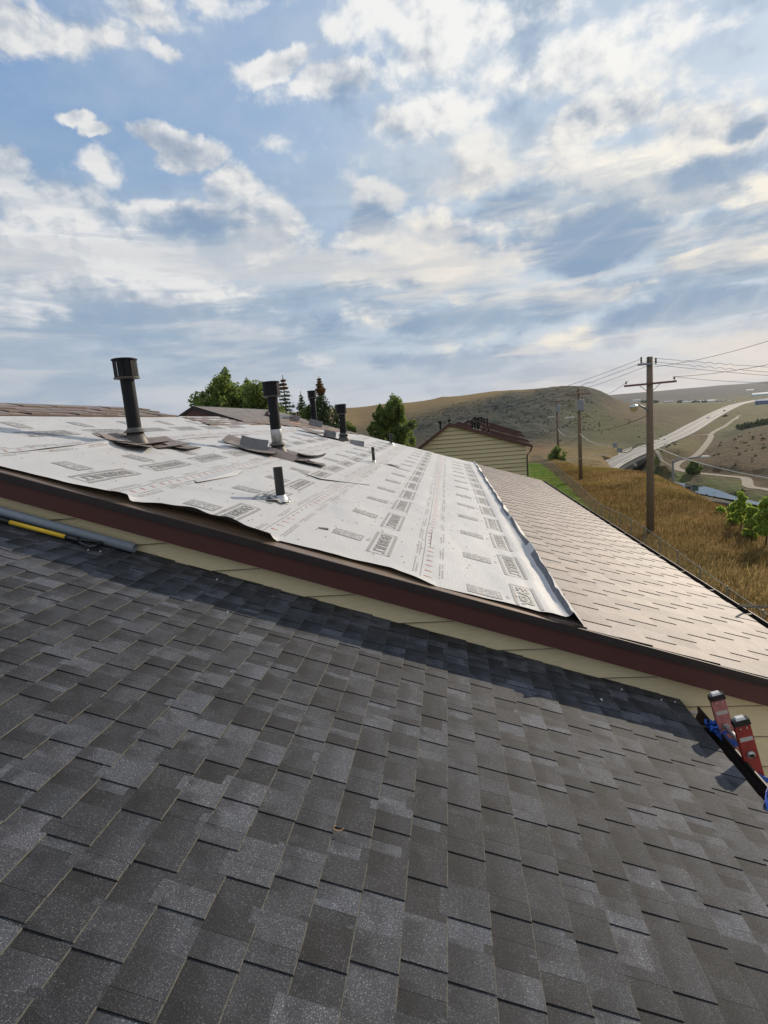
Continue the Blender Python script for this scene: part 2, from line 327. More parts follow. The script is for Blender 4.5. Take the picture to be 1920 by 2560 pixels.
def ground_mat():
    m = MT('ground_cover'); c = m.attr('col'); n1 = m.noise(.9, 6, .65); n2 = m.noise(.045, 7, .62); n3 = m.noise(.35, 5, .6)
    c = m.mix(m.ss(n2, .35, .65, 0., .55), c, m.mix(1., c, (.55, .62, .60), 'MULTIPLY'))
    c = m.mix(m.ss(n3, .40, .68, 0., .45), c, m.mix(1., c, (1.35, 1.2, 1.0), 'MULTIPLY'))
    c = m.mix(m.ss(n1, .40, .62, 0., .45), c, m.mix(1., c, (.5, .52, .5), 'MULTIPLY'))
    sc = m.attr('col2', 'Fac'); rock = m.noise(.10, 9, .72); streak = m.noise(.10, 8, .7, st=(1, 1, 3.))
    c = m.mix(m.math('MULTIPLY', sc, m.ss(rock, .50, .60)), c, (.035, .038, .032)); c = m.mix(m.math('MULTIPLY', sc, m.ss(streak, .58, .70, 0., .7)), c, (.19, .18, .155))
    m.bump(m.math('ADD', n3, rock), .8, 2.0); return m.done(c, .95, 0., .1)
M_GROUND = ground_mat()
def road_mat():
    m = MT('pale_asphalt'); n = m.noise(.25, 6, .6); c = m.mix(n, (.095, .095, .095), (.15, .147, .14)); return m.done(c, .8)
M_ROAD = road_mat()
M_LINE = simple('road_paint', (.62, .6, .52), .6)
M_CONC = simple('concrete', (.40, .38, .34), .8, var=.2, sc=1)
M_DIRT = simple('gravel_track', (.22, .185, .14), .95, var=.25, sc=.6)
M_WATER = MT('river_water'); M_WATER.bump(M_WATER.noise(1.2, 4), .10, .05); M_WATER = M_WATER.done((.03, .045, .05), .04, 0., 1.)

# ------------------------------------------------------------------ terrain (height from surveyed points: pixel + distance or level)
gold = (.21, .115, .030); goldg = (.155, .125, .028); lawn = (.11, .19, .022); olive = (.085, .088, .034); tan = (.24, .165, .075); scr = (.058, .062, .048)
brn = (.115, .085, .046); grn = (.085, .115, .028); plain = (.125, .115, .050); far = (.07, .068, .064); bank = (.09, .085, .045); orange = (.19, .115, .055)
CP = []
def P(px, py, col, z=None, r=None, sc=0.):
    p = atz(px, py, z) if z is not None else atr(px, py, r); CP.append((math.atan2(p[0], p[1]), math.log(math.hypot(p[0], p[1])), p[2], *col, sc)); return p
def Q(azd, r, z, col, sc=0.): CP.append((RAD(azd), math.log(r), z, *col, sc))
for a in (-75, -50, -30, -12, 0, 8, 14, 20, 27, 35, 50, 80):
    for r in (3, 10, 20): Q(a, r, -8.0, lawn if a < 24 else gold)
for a in (-75, -50, -30, -15, -5, 4): Q(a, 45, -8.3, lawn); Q(a, 90, -8.7, lawn); Q(a, 150, -9.5, brn); Q(a, 260, -14, brn, .3)
for a in (6, 10, 14): Q(a, 40, -8.3, lawn); Q(a, 65, -8.5, lawn)
Q(8, 96, -8.7, lawn); Q(11, 90, -8.7, lawn)
P(1626, 1337, gold, z=-8.0); P(1452, 1201, goldg, z=-8.5); P(1396, 1145, gold, z=-8.7); P(1750, 1420, gold, z=-8.1); P(1850, 1400, gold, z=-8.3); P(2000, 1450, gold, z=-8.3); P(1560, 1240, goldg, z=-8.4)
crest = [(1400, 1152, -8.7), (1475, 1167, -8.7), (1535, 1173, -8.7), (1600, 1182, -8.8), (1640, 1193, -8.9), (1700, 1219, -9.0), (1745, 1245, -9.1), (1790, 1268, -9.3), (1840, 1285, -9.6), (1905, 1305, -9.9), (2000, 1335, -10.2), (2200, 1400, -10.6)]
for px, py, z in crest:
    p = P(px, py, gold, z=z); r = math.hypot(p[0], p[1]); a = math.degrees(math.atan2(p[0], p[1]))
    Q(a, r*1.10, z-1.3, goldg); Q(a, r*1.25, z-4.2, olive)
    if px < 1700: Q(a, r*1.6, z-11, olive)
for px, py, r in ((1739, 1249, 72), (1790, 1261, 67), (1839, 1271, 63), (1920, 1292, 60), (2050, 1330, 56)): P(px, py, (.20, .18, .15), r=r)
for px, py, r in ((1700, 1232, 120), (1760, 1245, 112), (1839, 1260, 104), (1930, 1280, 98), (2080, 1320, 92)): P(px, py, (.16, .13, .04), r=r)
for px, py, z in ((1630, 1196, -31), (1660, 1205, -31), (1700, 1214, -31.2), (1745, 1221, -31.2), (1800, 1236, -31.2), (1850, 1247, -31.2), (1910, 1259, -31.2), (2060, 1290, -31)): P(px, py, bank, z=z)
for px, py, z in ((1690, 1222, -29.4), (1730, 1233, -29.2), (1790, 1250, -29.0)): P(px, py, brn, z=z)
for px, py, z in ((1640, 1187, -29.6), (1700, 1196, -29.4), (1780, 1217, -29.4), (1840, 1230, -29.4), (1900, 1240, -29.4), (2040, 1265, -29.3)): P(px, py, grn, z=z)
for px, py, z in ((1640, 1172, -29.4), (1700, 1184, -29.1), (1780, 1200, -29.1), (1850, 1208, -29.1)): P(px, py, (.105, .13, .03), z=z)
trk = [(1720, 1089.5, -23.2), (1750, 1086.5, -23.5), (1776, 1088, -24.0), (1774, 1098, -24.6), (1762, 1115, -25.4), (1750, 1129, -26.2), (1735, 1141, -27), (1714, 1148, -27.6), (1699, 1155, -28), (1688, 1165, -28.5), (1692, 1171, -28.6), (1708, 1177, -28.8), (1740, 1182, -29), (1781, 1186, -29), (1820, 1190, -29), (1858, 1194, -29), (1868, 1202, -29.2), (1870, 1213, -29.3), (1885, 1219, -29.4), (1912, 1222, -29.4), (1960, 1232, -29.4)]
for px, py, z in trk: P(px, py, brn, z=z)
hwy = [(1470, 1205, -22.3, 12.5), (1505, 1170, -22.3, 12.5), (1545, 1149, -22.3, 12.5), (1580, 1134, -22.3, 13), (1612, 1122, -22.3, 13), (1650, 1107, -22.5, 14), (1704, 1083, -22.9, 17), (1733, 1066.5, -23.0, 19), (1762, 1050, -23.0, 20), (1792, 1033.5, -21.6, 22), (1820, 1020, -20.2, 25), (1840, 1012, -19.0, 26), (1862, 1006.5, -18.2, 28), (1890, 1001, -17.6, 30), (1925, 996, -17.2, 32), (1990, 990, -17, 34)]
HW = np.array([[*atz(px, py, z)[:2], z, w*.9] for px, py, z, w in hwy])
for k in range(4, len(HW)): p = HW[k]; Q(math.degrees(math.atan2(p[0], p[1])), math.hypot(p[0], p[1]), p[2]-.4, plain)
# under and beside the bridge
for px, py, z in ((1590, 1172, -30), (1605, 1150, -29), (1560, 1190, -31)): P(px, py, bank, z=z)
P(1625, 1140, olive, r=275)
# left bank, mesa and its slopes
for px, py, r, c, s in ((1450, 1140, 215, tan, 0), (1400, 1122, 280, tan, 0), (1344, 1122, 300, orange, 0), (1500, 1150, 190, tan, 0), (1470, 1110, 300, olive, 0), (1540, 1120, 270, tan, 0), (1344, 1085, 380, scr, .8), (1420, 1075, 420, scr, .4),
    (1500, 1075, 420, olive, 0), (1500, 1045, 520, olive, 0), (1440, 1040, 500, olive, .4), (1560, 1085, 400, olive, 0), (1600, 1095, 370, olive, 0), (1580, 1050, 520, brn, 0), (1640, 1070, 460, olive, 0), (1680, 1052, 560, brn, 0), (1640, 1035, 700, brn, 0), (1720, 1030, 800, brn, 0), (1760, 1020, 900, plain, 0),
    (1560, 1022, 680, brn, 0), (1600, 1015, 900, brn, 0), (1520, 1010, 640, brn, .2), (1300, 1100, 350, scr, 1), (1300, 1055, 440, scr, 1), (1380, 1040, 470, scr, 1), (1400, 1005, 560, scr, .8), (1460, 995, 590, scr, .6),
    (1225, 1040, 480, scr, 1), (1225, 1000, 580, scr, .8), (1146, 1040, 490, scr, 1), (1146, 1012, 570, (.11, .09, .05), .5), (1090, 1055, 460, scr, 1), (1026, 1060, 500, scr, .8), (1026, 1041, 590, (.16, .12, .06), .3), (960, 1060, 560, scr, .6), (900, 1060, 620, tan, 0),
    (1425, 971.5, 640, scr, .8), (1468, 973, 628, scr, .9), (1485, 976, 640, scr, .9), (1505, 983, 655, scr, .9), (1360, 976, 615, scr, .9), (1280, 984, 600, scr, .9), (1225, 987, 640, tan, 0), (1146, 1003, 640, tan, 0), (1340, 980, 640, (.09, .078, .045), .5),
    (1300, 975, 680, tan, 0), (1345, 973, 640, (.09, .078, .045), .5), (1400, 971, 630, (.09, .078, .045), .6), (1454, 971.5, 620, (.09, .078, .045), .6), (1480, 974, 640, (.10, .09, .06), .6), (1496, 979, 655, scr, .5), (1512, 985, 670, scr, .4), (1527, 992, 690, scr, .3), (1550, 1003, 740, brn, 0),
    (1225, 979.5, 830, tan, 0), (1106, 993, 900, tan, 0), (960, 1009, 950, tan, 0), (817, 1021, 1000, tan, 0), (650, 1038, 1050, tan, 0), (1000, 1030, 760, tan, 0), (1106, 1006, 760, tan, 0), (880, 1040, 780, tan, 0), (400, 1062, 1100, tan, 0), (0, 1100, 1200, tan, 0), (400, 1085, 700, tan, 0), (0, 1120, 700, tan, 0),
    (1106, 1001, 1300, tan, 0), (1300, 983, 1000, tan, 0), (1420, 982, 900, brn, 0), (1480, 990, 950, brn, 0), (1000, 1018, 1500, tan, 0), (700, 1045, 1600, tan, 0), (1540, 1006, 1100, brn, 0)):
    P(px, py, c, r=r, sc=s)
# plain, town bench, far ridge
for px, py, r, c in ((1600, 1010, 1300, plain), (1660, 1010, 1250, plain), (1720, 1010.5, 1200, plain), (1790, 1009.5, 1250, plain), (1700, 1009, 1700, plain), (1640, 1007, 2000, plain), (1750, 1005, 2000, plain), (1830, 1001, 1900, plain), (1900, 990, 2000, plain), (1980, 984, 2100, plain),
    (1560, 1006, 2400, far), (1700, 1001, 2900, far), (1850, 985, 3000, far), (1960, 975, 3200, far), (1450, 1012, 3000, far), (1523, 987.5, 5200, far), (1600, 981, 5200, far), (1700, 972, 5200, far), (1800, 963, 5100, far), (1920, 953, 5000, far), (2050, 945, 5000, far), (1450, 998, 5300, far), (1300, 1015, 5500, far), (1000, 1040, 5600, far), (2300, 930, 5000, far),
    (1700, 990, 9000, far), (1900, 975, 9000, far), (1500, 1003, 9000, far)):
    P(px, py, c, r=r)
# right of the highway
for px, py, r, c, s in ((1800, 1042, 640, plain, 0), (1860, 1030, 800, plain, 0), (1915, 1012, 1100, plain, 0), (1840, 1070, 480, plain, 0), (1880, 1050, 600, plain, 0), (1790, 1075, 450, plain, 0), (1810, 1095, 385, olive, 0), (1700, 1118, 315, (.16, .14, .055), 0), (1740, 1105, 340, (.16, .14, .055), 0), (1670, 1135, 280, brn, 0), (1650, 1150, 262, brn, 0), (1660, 1165, 240, brn, 0),
    (1900, 1062, 460, (.03, .045, .02), .3), (1850, 1072, 440, (.05, .06, .03), .3), (1975, 1050, 480, (.03, .045, .02), .3), (1920, 1066, 335, brn, 0), (1895, 1072, 330, brn, 0), (1870, 1083, 320, brn, 0), (1840, 1102, 300, brn, 0), (1805, 1127, 280, brn, 0), (1770, 1150, 262, brn, 0), (1745, 1165, 245, brn, 0),
    (1980, 1060, 335, brn, 0), (2100, 1045, 340, brn, 0), (1900, 1120, 280, brn, 0), (1850, 1150, 250, brn, 0), (1920, 1165, 235, brn, 0), (1800, 1172, 238, brn, 0), (2050, 1150, 240, brn, 0), (2050, 1215, 200, brn, 0), (1920, 1195, 215, brn, 0), (1970, 1040, 700, plain, 0), (1980, 1005, 1300, plain, 0)):
    P(px, py, c, r=r, sc=s)
for a in (48, 60, 80): Q(a, 90, -14, brn); Q(a, 200, -28, brn); Q(a, 400, -22, brn); Q(a, 1200, -15, plain); Q(a, 3000, 0, far); Q(a, 5000, 100, far)
for a in (-40, -75): Q(a, 700, -5, tan); Q(a, 2000, 5, tan); Q(a, 5000, 40, far)
CPa = np.array(CP); KA, KR = 5.0, 1.0
_X0 = np.stack([CPa[:, 0]*KA, CPa[:, 1]*KR], 1)
def phi(d2): return np.sqrt(d2+1e-5)
_d = ((_X0[:, None]-_X0[None])**2).sum(-1); _A = phi(_d)+np.eye(len(_X0))*-2e-3
_n = len(_X0); _Pm = np.c_[np.ones(_n), _X0]; _K = np.block([[_A, _Pm], [_Pm.T, np.zeros((3, 3))]])
_w = np.linalg.solve(_K, np.r_[CPa[:, 2:7], np.zeros((3, 5))])
def field(X, Y):
    a = np.arctan2(X, Y)*KA; r = np.log(np.maximum(np.hypot(X, Y), 2.0))*KR; out = np.empty((len(a), 5))
    for i in range(0, len(a), 8000):
        q = np.stack([a[i:i+8000], r[i:i+8000]], 1); d = ((q[:, None]-_X0[None])**2).sum(-1)
        out[i:i+8000] = phi(d) @ _w[:_n] + np.c_[np.ones(len(q)), q] @ _w[_n:]
    return out
def seg_dist(X, Y, Pts):
    best = np.full(len(X), 1e9); zz = np.zeros(len(X)); ww = np.zeros(len(X))
    for k in range(len(Pts)-1):
        a, b = Pts[k], Pts[k+1]; d = b[:2]-a[:2]; t = np.clip(((X-a[0])*d[0]+(Y-a[1])*d[1])/(d@d), 0, 1)
        dd = np.hypot(X-a[0]-t*d[0], Y-a[1]-t*d[1]); m = dd < best; best[m] = dd[m]; zz[m] = (a[2]+t*(b[2]-a[2]))[m]; ww[m] = (a[3]+t*(b[3]-a[3]))[m]
    return best, zz, ww
TRK = np.array([[*atz(px, py, z)[:2], z, 4.0] for px, py, z in trk])
rv = [(1560, 1200), (1600, 1196), (1640, 1198), (1668, 1207), (1700, 1214.5), (1735, 1220), (1770, 1229.5), (1805, 1239), (1850, 1249), (1905, 1261), (1990, 1279), (2100, 1300)]
RVW = [7, 6, 6, 7, 9, 9, 8, 5.5, 3, 3, 4, 4]
RIV = np.array([[*atz(px, py, -30.25)[:2], -30.25, w] for (px, py), w in zip(rv, RVW)])
def vnoise(X, Y, s, seed=0):
    X = X/s+seed*17.3; Y = Y/s+seed*9.1; xi = np.floor(X).astype(int); yi = np.floor(Y).astype(int); fx = X-xi; fy = Y-yi; fx = fx*fx*(3-2*fx); fy = fy*fy*(3-2*fy)
    def h(a, b): v = np.sin(a*127.1+b*311.7+seed*74.7)*43758.5453; return v-np.floor(v)
    return (h(xi, yi)*(1-fx)+h(xi+1, yi)*fx)*(1-fy)+(h(xi, yi+1)*(1-fx)+h(xi+1, yi+1)*fx)*fy
def ground_h(X, Y, cols=False):
    X = np.atleast_1d(np.asarray(X, float)); Y = np.atleast_1d(np.asarray(Y, float)); o = field(X, Y); z = o[:, 0].copy(); R = np.hypot(X, Y)
    sc = np.clip(o[:, 4], 0, 1)
    amp = np.clip((R-120)/300, 0, 1)
    z += amp*((vnoise(X, Y, 38, 1)-.5)*1.6+(vnoise(X, Y, 14, 2)-.5)*.8) + sc*((vnoise(X, Y, 30, 3)-.5)*2.6+(vnoise(X, Y, 11, 4)-.5)*2.6+(vnoise(X, Y, 5, 8)-.5)*1.8)*np.clip(R/400, 0, 1)
    z += (R < 160)*((vnoise(X, Y, 9, 5)-.5)*.25)*np.clip((R-25)/20, 0, 1)
    d, hz, w = seg_dist(X, Y, HW[4:]); t = np.clip((d-w*.5-3)/14, 0, 1); z = np.where(d < w*.5+17, (hz-.35)*(1-t)+z*t, z)
    d, hz, w = seg_dist(X, Y, RIV); t = np.clip((d-w*.5)/5, 0, 1); z = np.where(d < w*.5+5, np.minimum(z, -31.+1.7*t*(1+0*z)), z)
    d, hz, w = seg_dist(X, Y, TRK); t = np.clip((d-2.5)/5, 0, 1); z = np.where(d < 7.5, (hz-.12)*(1-t)+z*t, z)
    if cols: return z, np.clip(o[:, 1:4], .01, 1), sc
    return z
def gh(x, y): return float(ground_h([x], [y])[0])
def build_ground():
    az = np.concatenate([np.arange(-80, -12, 1.), np.arange(-12, -2, .3), np.arange(-2, 42, .10), np.arange(42, 85, 1.)]); az = np.radians(az)
    rr = np.concatenate([[.5, 3, 6, 10], np.exp(np.arange(math.log(13), math.log(120), .022)), np.exp(np.arange(math.log(120), math.log(1200), .0095)), np.exp(np.arange(math.log(1200), math.log(9500), .03))])
    A, Rr = np.meshgrid(az, rr, indexing='ij'); X = (Rr*np.sin(A)).ravel(); Y = (Rr*np.cos(A)).ravel(); z, c, sc = ground_h(X, Y, True)
    # lawn stops at the fence line; golden field beyond
    na, nr = A.shape; i = np.arange(na-1)[:, None]*nr+np.arange(nr-1)[None]; i = i.ravel()
    side = fence_side(X, Y); near = (np.hypot(X, Y) < 125)
    f = np.clip(side/.35, -1, 1)*.5+.5
    pat = vnoise(X, Y, 7, 21)*.6+vnoise(X, Y, 2.2, 22)*.4
    gcol = np.array(gold)*(1-pat[:, None])+np.array(goldg)*pat[:, None]
    lw = np.array(lawn)*(.75+.5*vnoise(X, Y, 4, 23)[:, None]); yb = vnoise(X, Y, 6, 24)[:, None]; lw = lw*(1-.35*yb)+np.array((.16, .17, .03))*.35*yb
    m = (near & (z > -10.4))[:, None]; c = np.where(m, lw*(1-f[:, None])+gcol*f[:, None], c)
    o = quads('ground', np.stack([X, Y, z], 1), np.stack([i, i+nr, i+nr+1, i+1], 1)[:, ::-1], M_GROUND, col=c, smooth=True, kind='structure')
    at = o.data.color_attributes.new('col2', 'FLOAT_COLOR', 'POINT'); b = np.ones((len(X), 4), 'f'); b[:, :3] = sc[:, None]; at.data.foreach_set('color', b.ravel())
FL = np.array([(8.7, 4.), (9.0, 12.), (9.5, 19.), (9.85, 24), (10.3, 31), (10.7, 40), (11.3, 47), (12.3, 57), (13.6, 72), (14.6, 90), (15.0, 104)])
def fence_x(Y): return np.interp(Y, FL[:, 1], FL[:, 0])
def fence_side(X, Y): return X-fence_x(Y)
build_ground()

# river water, highway, bridge, tracks
def ribbon(name, C, wd, m, dz=0., uv=None, parent=None, sub=6, drape=False, **k):
    C = np.array(C, float); t = np.linspace(0, len(C)-1, (len(C)-1)*sub+1); 
    def cr(v):   # catmull-rom
        out = []
        for s in t:
            i = min(int(s), len(C)-2); u = s-i; p0 = v[max(i-1, 0)]; p1 = v[i]; p2 = v[i+1]; p3 = v[min(i+2, len(C)-1)]
            out.append(.5*((2*p1)+(-p0+p2)*u+(2*p0-5*p1+4*p2-p3)*u*u+(-p0+3*p1-3*p2+p3)*u**3))
        return np.array(out)
    Pc = cr(C[:, :3]); Wd = np.interp(t, range(len(C)), np.broadcast_to(wd, (len(C),)))
    T = np.gradient(Pc, axis=0); Nn = np.stack([T[:, 1], -T[:, 0]], 1); Nn /= np.linalg.norm(Nn, axis=1)[:, None]
    V = []; nb = 5
    for s in np.linspace(-.5, .5, nb): q = Pc.copy(); q[:, :2] += Nn*(Wd*s)[:, None]; q[:, 2] = (ground_h(q[:, 0], q[:, 1]) if drape else q[:, 2])+dz; V.append(q)
    n = len(Pc); V = np.concatenate(V); Qd = [(b*n+i, b*n+i+1, (b+1)*n+i+1, (b+1)*n+i) for b in range(nb-1) for i in range(n-1)]
    return quads(name, V, np.array(Qd)[:, ::-1], m, parent, **k), Pc, Nn, Wd
rv = [(1560, 1200), (1600, 1196), (1640, 1198), (1668, 1207), (1700, 1214.5), (1735, 1220), (1770, 1229.5), (1805, 1239), (1850, 1249), (1905, 1261), (1990, 1279), (2100, 1300)]
ribbon('river', [atz(px, py, -30.25) for px, py in rv], RVW, M_WATER, kind='structure')
_, HP, HN, HWd = ribbon('highway', HW[:, :3], HW[:, 3], M_ROAD, 0.0, kind='structure')
def stripe(off, w, dz=.06, name='road_marking', a=0, b=None):
    V = []; n = len(HP[a:b])
    for s in (-.5, .5): q = HP[a:b].copy(); q[:, :2] += HN[a:b]*(HWd[a:b]*off+w*s)[:, None]; q[:, 2] += dz; V.append(q)
    quads(name, np.concatenate(V), np.array([(i, i+1, n+i+1, n+i) for i in range(n-1)])[:, ::-1], M_LINE, kind='structure')
stripe(-.38, .22, b=60); stripe(.38, .22, b=60); stripe(.0, .25, b=60)
ribbon('dirt_track', TRK[:, :3], 3.2, M_DIRT, .12, drape=True, kind='structure')
tk2 = [atz(px, py, z) for px, py, z in ((1776, 1088, -24), (1800, 1072, -24), (1835, 1048, -22), (1850, 1035, -21))]
ribbon('dirt_track', tk2, 2.6, M_DIRT, .15, drape=True, kind='structure')
tk3 = [atz(px, py, z) for px, py, z in ((1640, 1132, -23.8), (1655, 1147, -25.5), (1675, 1158, -27.5), (1688, 1164, -28.4))]
ribbon('dirt_track', tk3, 1.6, M_DIRT, .15, drape=True, kind='structure')
br = empty('road_bridge', (HP[10][0], HP[10][1], -30), label='long pale concrete highway bridge on low piers over the creek', cat='bridge')
def off_path(i0, i1, s, dz): q = HP[i0:i1].copy(); q[:, :2] += HN[i0:i1]*(HWd[i0:i1]*s)[:, None]; q[:, 2] += dz; return q
def wall_strip(name, i0, i1, s, w, z0, z1, m, parent):
    a = off_path(i0, i1, s, 0); n = len(a); V = []
    for dx, z in ((-w/2, z0), (-w/2, z1), (w/2, z1), (w/2, z0)): q = a.copy(); q[:, :2] += HN[i0:i1]*dx; q[:, 2] += z; V.append(q)
    Fq = [(b*n+i, b*n+i+1, ((b+1) % 4)*n+i+1, ((b+1) % 4)*n+i) for b in range(4) for i in range(n-1)]
    V = np.concatenate(V)-np.array(parent.location); return quads(name, V, np.array(Fq)[:, ::-1], m, parent)
wall_strip('deck', 0, 25, 0, 10.8, -1.0, -.06, M_CONC, br); wall_strip('girder', 2, 25, .42, .5, -2.4, -1.0, M_CONC, br); wall_strip('girder', 2, 25, -.42, .5, -2.4, -1.0, M_CONC, br); wall_strip('girder', 2, 25, 0., .5, -2.4, -1.0, M_CONC, br)
for s in (.5, -.5): wall_strip('parapet', 0, 25, s, .35, -.2, .35, M_CONC, br); wall_strip('guard_rail', 0, 25, s, .08, .75, 1.0, M_GREY, br)
for i in (13, 19):
    p = HP[i]; mb = MB(); n = np.array([HN[i][0], HN[i][1]]); ang = math.atan2(n[1], n[0]); R = [[cos(ang), -sin(ang), 0], [sin(ang), cos(ang), 0], [0, 0, 1]]
    mb.box((p[0]-br.location[0], p[1]-br.location[1], p[2]-2.9+30), (12, 1.2, 1.0), R); mb.box((p[0]-br.location[0], p[1]-br.location[1], p[2]-6.4+30), (9, .9, 6.4), R); mb.build('pier', M_CONC, br)

# ------------------------------------------------------------------ townhouse: roof geometry
T = math.tan(RAD(18.43)); CT, ST = cos(RAD(18.43)), sin(RAD(18.43)); LO, UP = -1.62, -1.25
def RP(x, y, h, z0): return (x+h*ST, y, z0-T*x+h*CT)       # a point h above the roof plane
house = empty('townhouse', (0, 3.8, -8), label='cream townhouse with charcoal lower roof and half stripped upper roof', cat='house')
HL = np.array(house.location)
def hp(o): o.location = tuple(-HL) ; return o              # children hold world coordinates
def hobj(mb, name, mats, parent=None, **k):
    o = mb.build(name, mats, parent or house, **k)
    if parent is None: hp(o)
    return o
# lower roof ----------------------------------------------------
lower = hobj((lambda mb: (mb.hexa([RP(-6, -3, -.10, LO), RP(1.50, -3, -.10, LO), RP(1.50, 3.86, -.10, LO), RP(-6, 3.86, -.10, LO), RP(-6, -3, -.004, LO), RP(1.50, -3, -.004, LO), RP(1.50, 3.86, -.004, LO), RP(-6, 3.86, -.004, LO)]), mb)[1])(MB()), 'lower_roof', M_DECK, label='charcoal shingled lower roof')
EX = .1357; X0 = -.0975
def cham_piece(mb, L, w, hf, hb, tf, col=None):
    hc = hf-.0022; V = [(-L, 0, -.002), (0, 0, -.002), (0, 0, hc), (-.0034, 0, hf), (-L, 0, hb), (-L, w, -.002), (0, w, -.002), (0, w, hc), (-.0034, w, hf), (-L, w, hb)]
    V = tf(np.array(V)); k = len(mb.f); mb.add(V, [(3, 8, 9, 4), (0, 1, 2, 3, 4), (9, 8, 7, 6, 5), (1, 6, 7, 2), (2, 7, 8, 3), (0, 4, 9, 5)], 0, col)
    mb.mi[k:] = [0, 2, 0, 1, 3, 0]
def unit_shingle(hf, hb, lift=0.):   # local: x 0..1 = exposure+overlap going UPslope, y 0..1 width, z height
    mb = MB(); L = EX/CT+.03
    cham_piece(mb, L, 1, hf, hb, lambda V: V); return mb
PL = math.atan(T)
def shingle_rows(x_lo, x_hi, y0, y1, z0, wmin, wmax, kind, ex=EX, xo=X0):
    out = []; k0 = math.ceil((x_lo-xo)/ex); k1 = math.floor((x_hi-xo)/ex)
    for k in range(k0, k1+1):
        x = xo+k*ex; y = y0-random.random()*.3; tooth = random.random() < .5
        while y < y1:
            w = random.uniform(wmin, wmax)*(1.0 if tooth else .85); a, b = max(y, y0), min(y+w, y1)
            if b-a > .02: out.append((x, a, b, tooth))
            y += w; tooth = not tooth
    return out
rows = shingle_rows(-5.2, 1.545, -2.2, 3.862, LO, .10, .17, 'dark')
def project(p): v = RM.T @ np.asarray(p, float); return CX+F*v[0]/v[2], CY+F*v[1]/v[2], v[2]
def score(x, a, b, z0):
    px, py, d = project(RP(x-.06, (a+b)/2, 0, z0))
    return (b-a)/(d*d) if d > .3 and -60 < px < 1980 and -60 < py < 2620 else 0
def shade_dark():
    # mostly close tones, as the blended colour of laminated shingles
    r = random.random(); v = .45+.40*random.random() if r < .42 else (.90+.5*random.random() if r < .72 else 1.5+.9*random.random())
    t = random.uniform(-.03, .03); return (v*(1-t), v, v*(1+t+.02))
rows = sorted(rows, key=lambda r: -score(r[0], r[1], r[2], LO))
MS_base = unit_shingle(.0056, .0010).mesh('shingle', [M_DARK_O, M_CUT, M_SIDEE, M_EDGEL]); MS_tooth = unit_shingle(.0092, .0052).mesh('raised_shingle', [M_DARK_O, M_CUT, M_SIDEE, M_EDGEL])
def place_shingle(me, x, a, b, z0, shade, parent, jit=.0, sx=1.):
    o = bpy.data.objects.new('shingle', me); COL.objects.link(o); o.parent = parent
    q = RP(x+random.uniform(-jit, jit), a, .0, z0); o.location = q; o.rotation_euler = (0, PL+random.uniform(-.0012, .0012), 0); o.scale = (sx, b-a-.0012, 1); o.color = (*shade, 1); return o
fieldmb = MB()
RY = np.array([[CT, 0, ST], [0, 1, 0], [-ST, 0, CT]])
def add_field(mb, x, a, b, z0, hf, hb, L, shade):
    c = np.array(RP(x, a, 0, z0)); w = b-a-.0012
    cham_piece(mb, L, w, hf, hb, lambda V: V@RY.T+c, shade)
def emit_piece(i, x, a, b, tooth, n_ind, meshes, parent, mb, z0, shade, h, L):
    if i < n_ind: place_shingle(meshes[1] if tooth else meshes[0], x, a, b, z0, shade, parent, .0012)
    else: add_field(mb, x+random.uniform(-.001, .001), a, b, z0, *(h[1] if tooth else h[0]), L, shade)
i = 0
for (x, a, b, tooth) in rows:
    # laminated shingle: printed tone changes part-way along a piece
    cuts = [a, b]
    if b-a > .11 and random.random() < .6: cuts = [a, a+(b-a)*random.uniform(.3, .7), b]
    for q0, q1 in zip(cuts[:-1], cuts[1:]):
        emit_piece(i, x, q0, q1, tooth, 300, (MS_base, MS_tooth), lower, fieldmb, LO, shade_dark(), ((.0056, .001), (.0092, .0052)), EX/CT+.03); i += 1
fieldmb.build('shingle_field', [M_DARK_A, M_CUT, M_SIDEE, M_EDGEL], lower, kind='stuff')
# wall and siding -----------------------------------------------
wallmb = MB(); wallmb.hexa([(-5.6, 3.95, -8), (2.45, 3.95, -8), (2.45, 4.05, -8), (-5.6, 4.05, -8), (-5.6, 3.95, -1.3+T*5.6), (2.45, 3.95, -1.3-T*2.45), (2.45, 4.05, -1.3-T*2.45), (-5.6, 4.05, -1.3+T*5.6)])
wall = hobj(wallmb, 'gable_wall', M_SIDE)
zU = lambda x: UP-T*x-.05; zL = lambda x: (LO-T*x-.06) if x < 1.56 else -8.
k = -3
while True:
    zt = -.526-.2365*(k-1)+.018; zb = -.526-.2365*k; k += 1
    if zb < -5: break
    mb = MB(); xs = np.arange(-5.6, 2.46, .08); xs = np.append(xs, [1.559, 1.561]); xs.sort(); prev = None
    for x in xs:
        z0_, z1_ = max(zb, zL(x)), min(zt, zU(x))
        cur = None
        if z1_ > z0_+.002:
            yf = lambda z: 3.868-.018*(zt-z)/(zt-zb)
            cur = [(x, yf(z0_), z0_), (x, yf(z1_), z1_), (x, 3.90, z1_), (x, 3.90, z0_)]
        if cur and prev and z0_ == zb and prev[0][2] == zb:
            p_, q_ = np.array(prev[0]), np.array(cur[0]); o1 = np.array((0, -.0012, 0)); o2 = np.array((0, -.0009, .0055)); mb.add([p_+o1, q_+o1, q_+o2, p_+o2], [(0, 1, 2, 3)], 1)  # thin strip paints the lap's shade along the board's bottom edge
        if cur and prev: mb.hexa([prev[0], cur[0], cur[3], prev[3], prev[1], cur[1], cur[2], prev[2]])
        prev = cur
    if mb.n: mb.build('siding_board', [M_SIDE, M_LAPSHADE], wall)
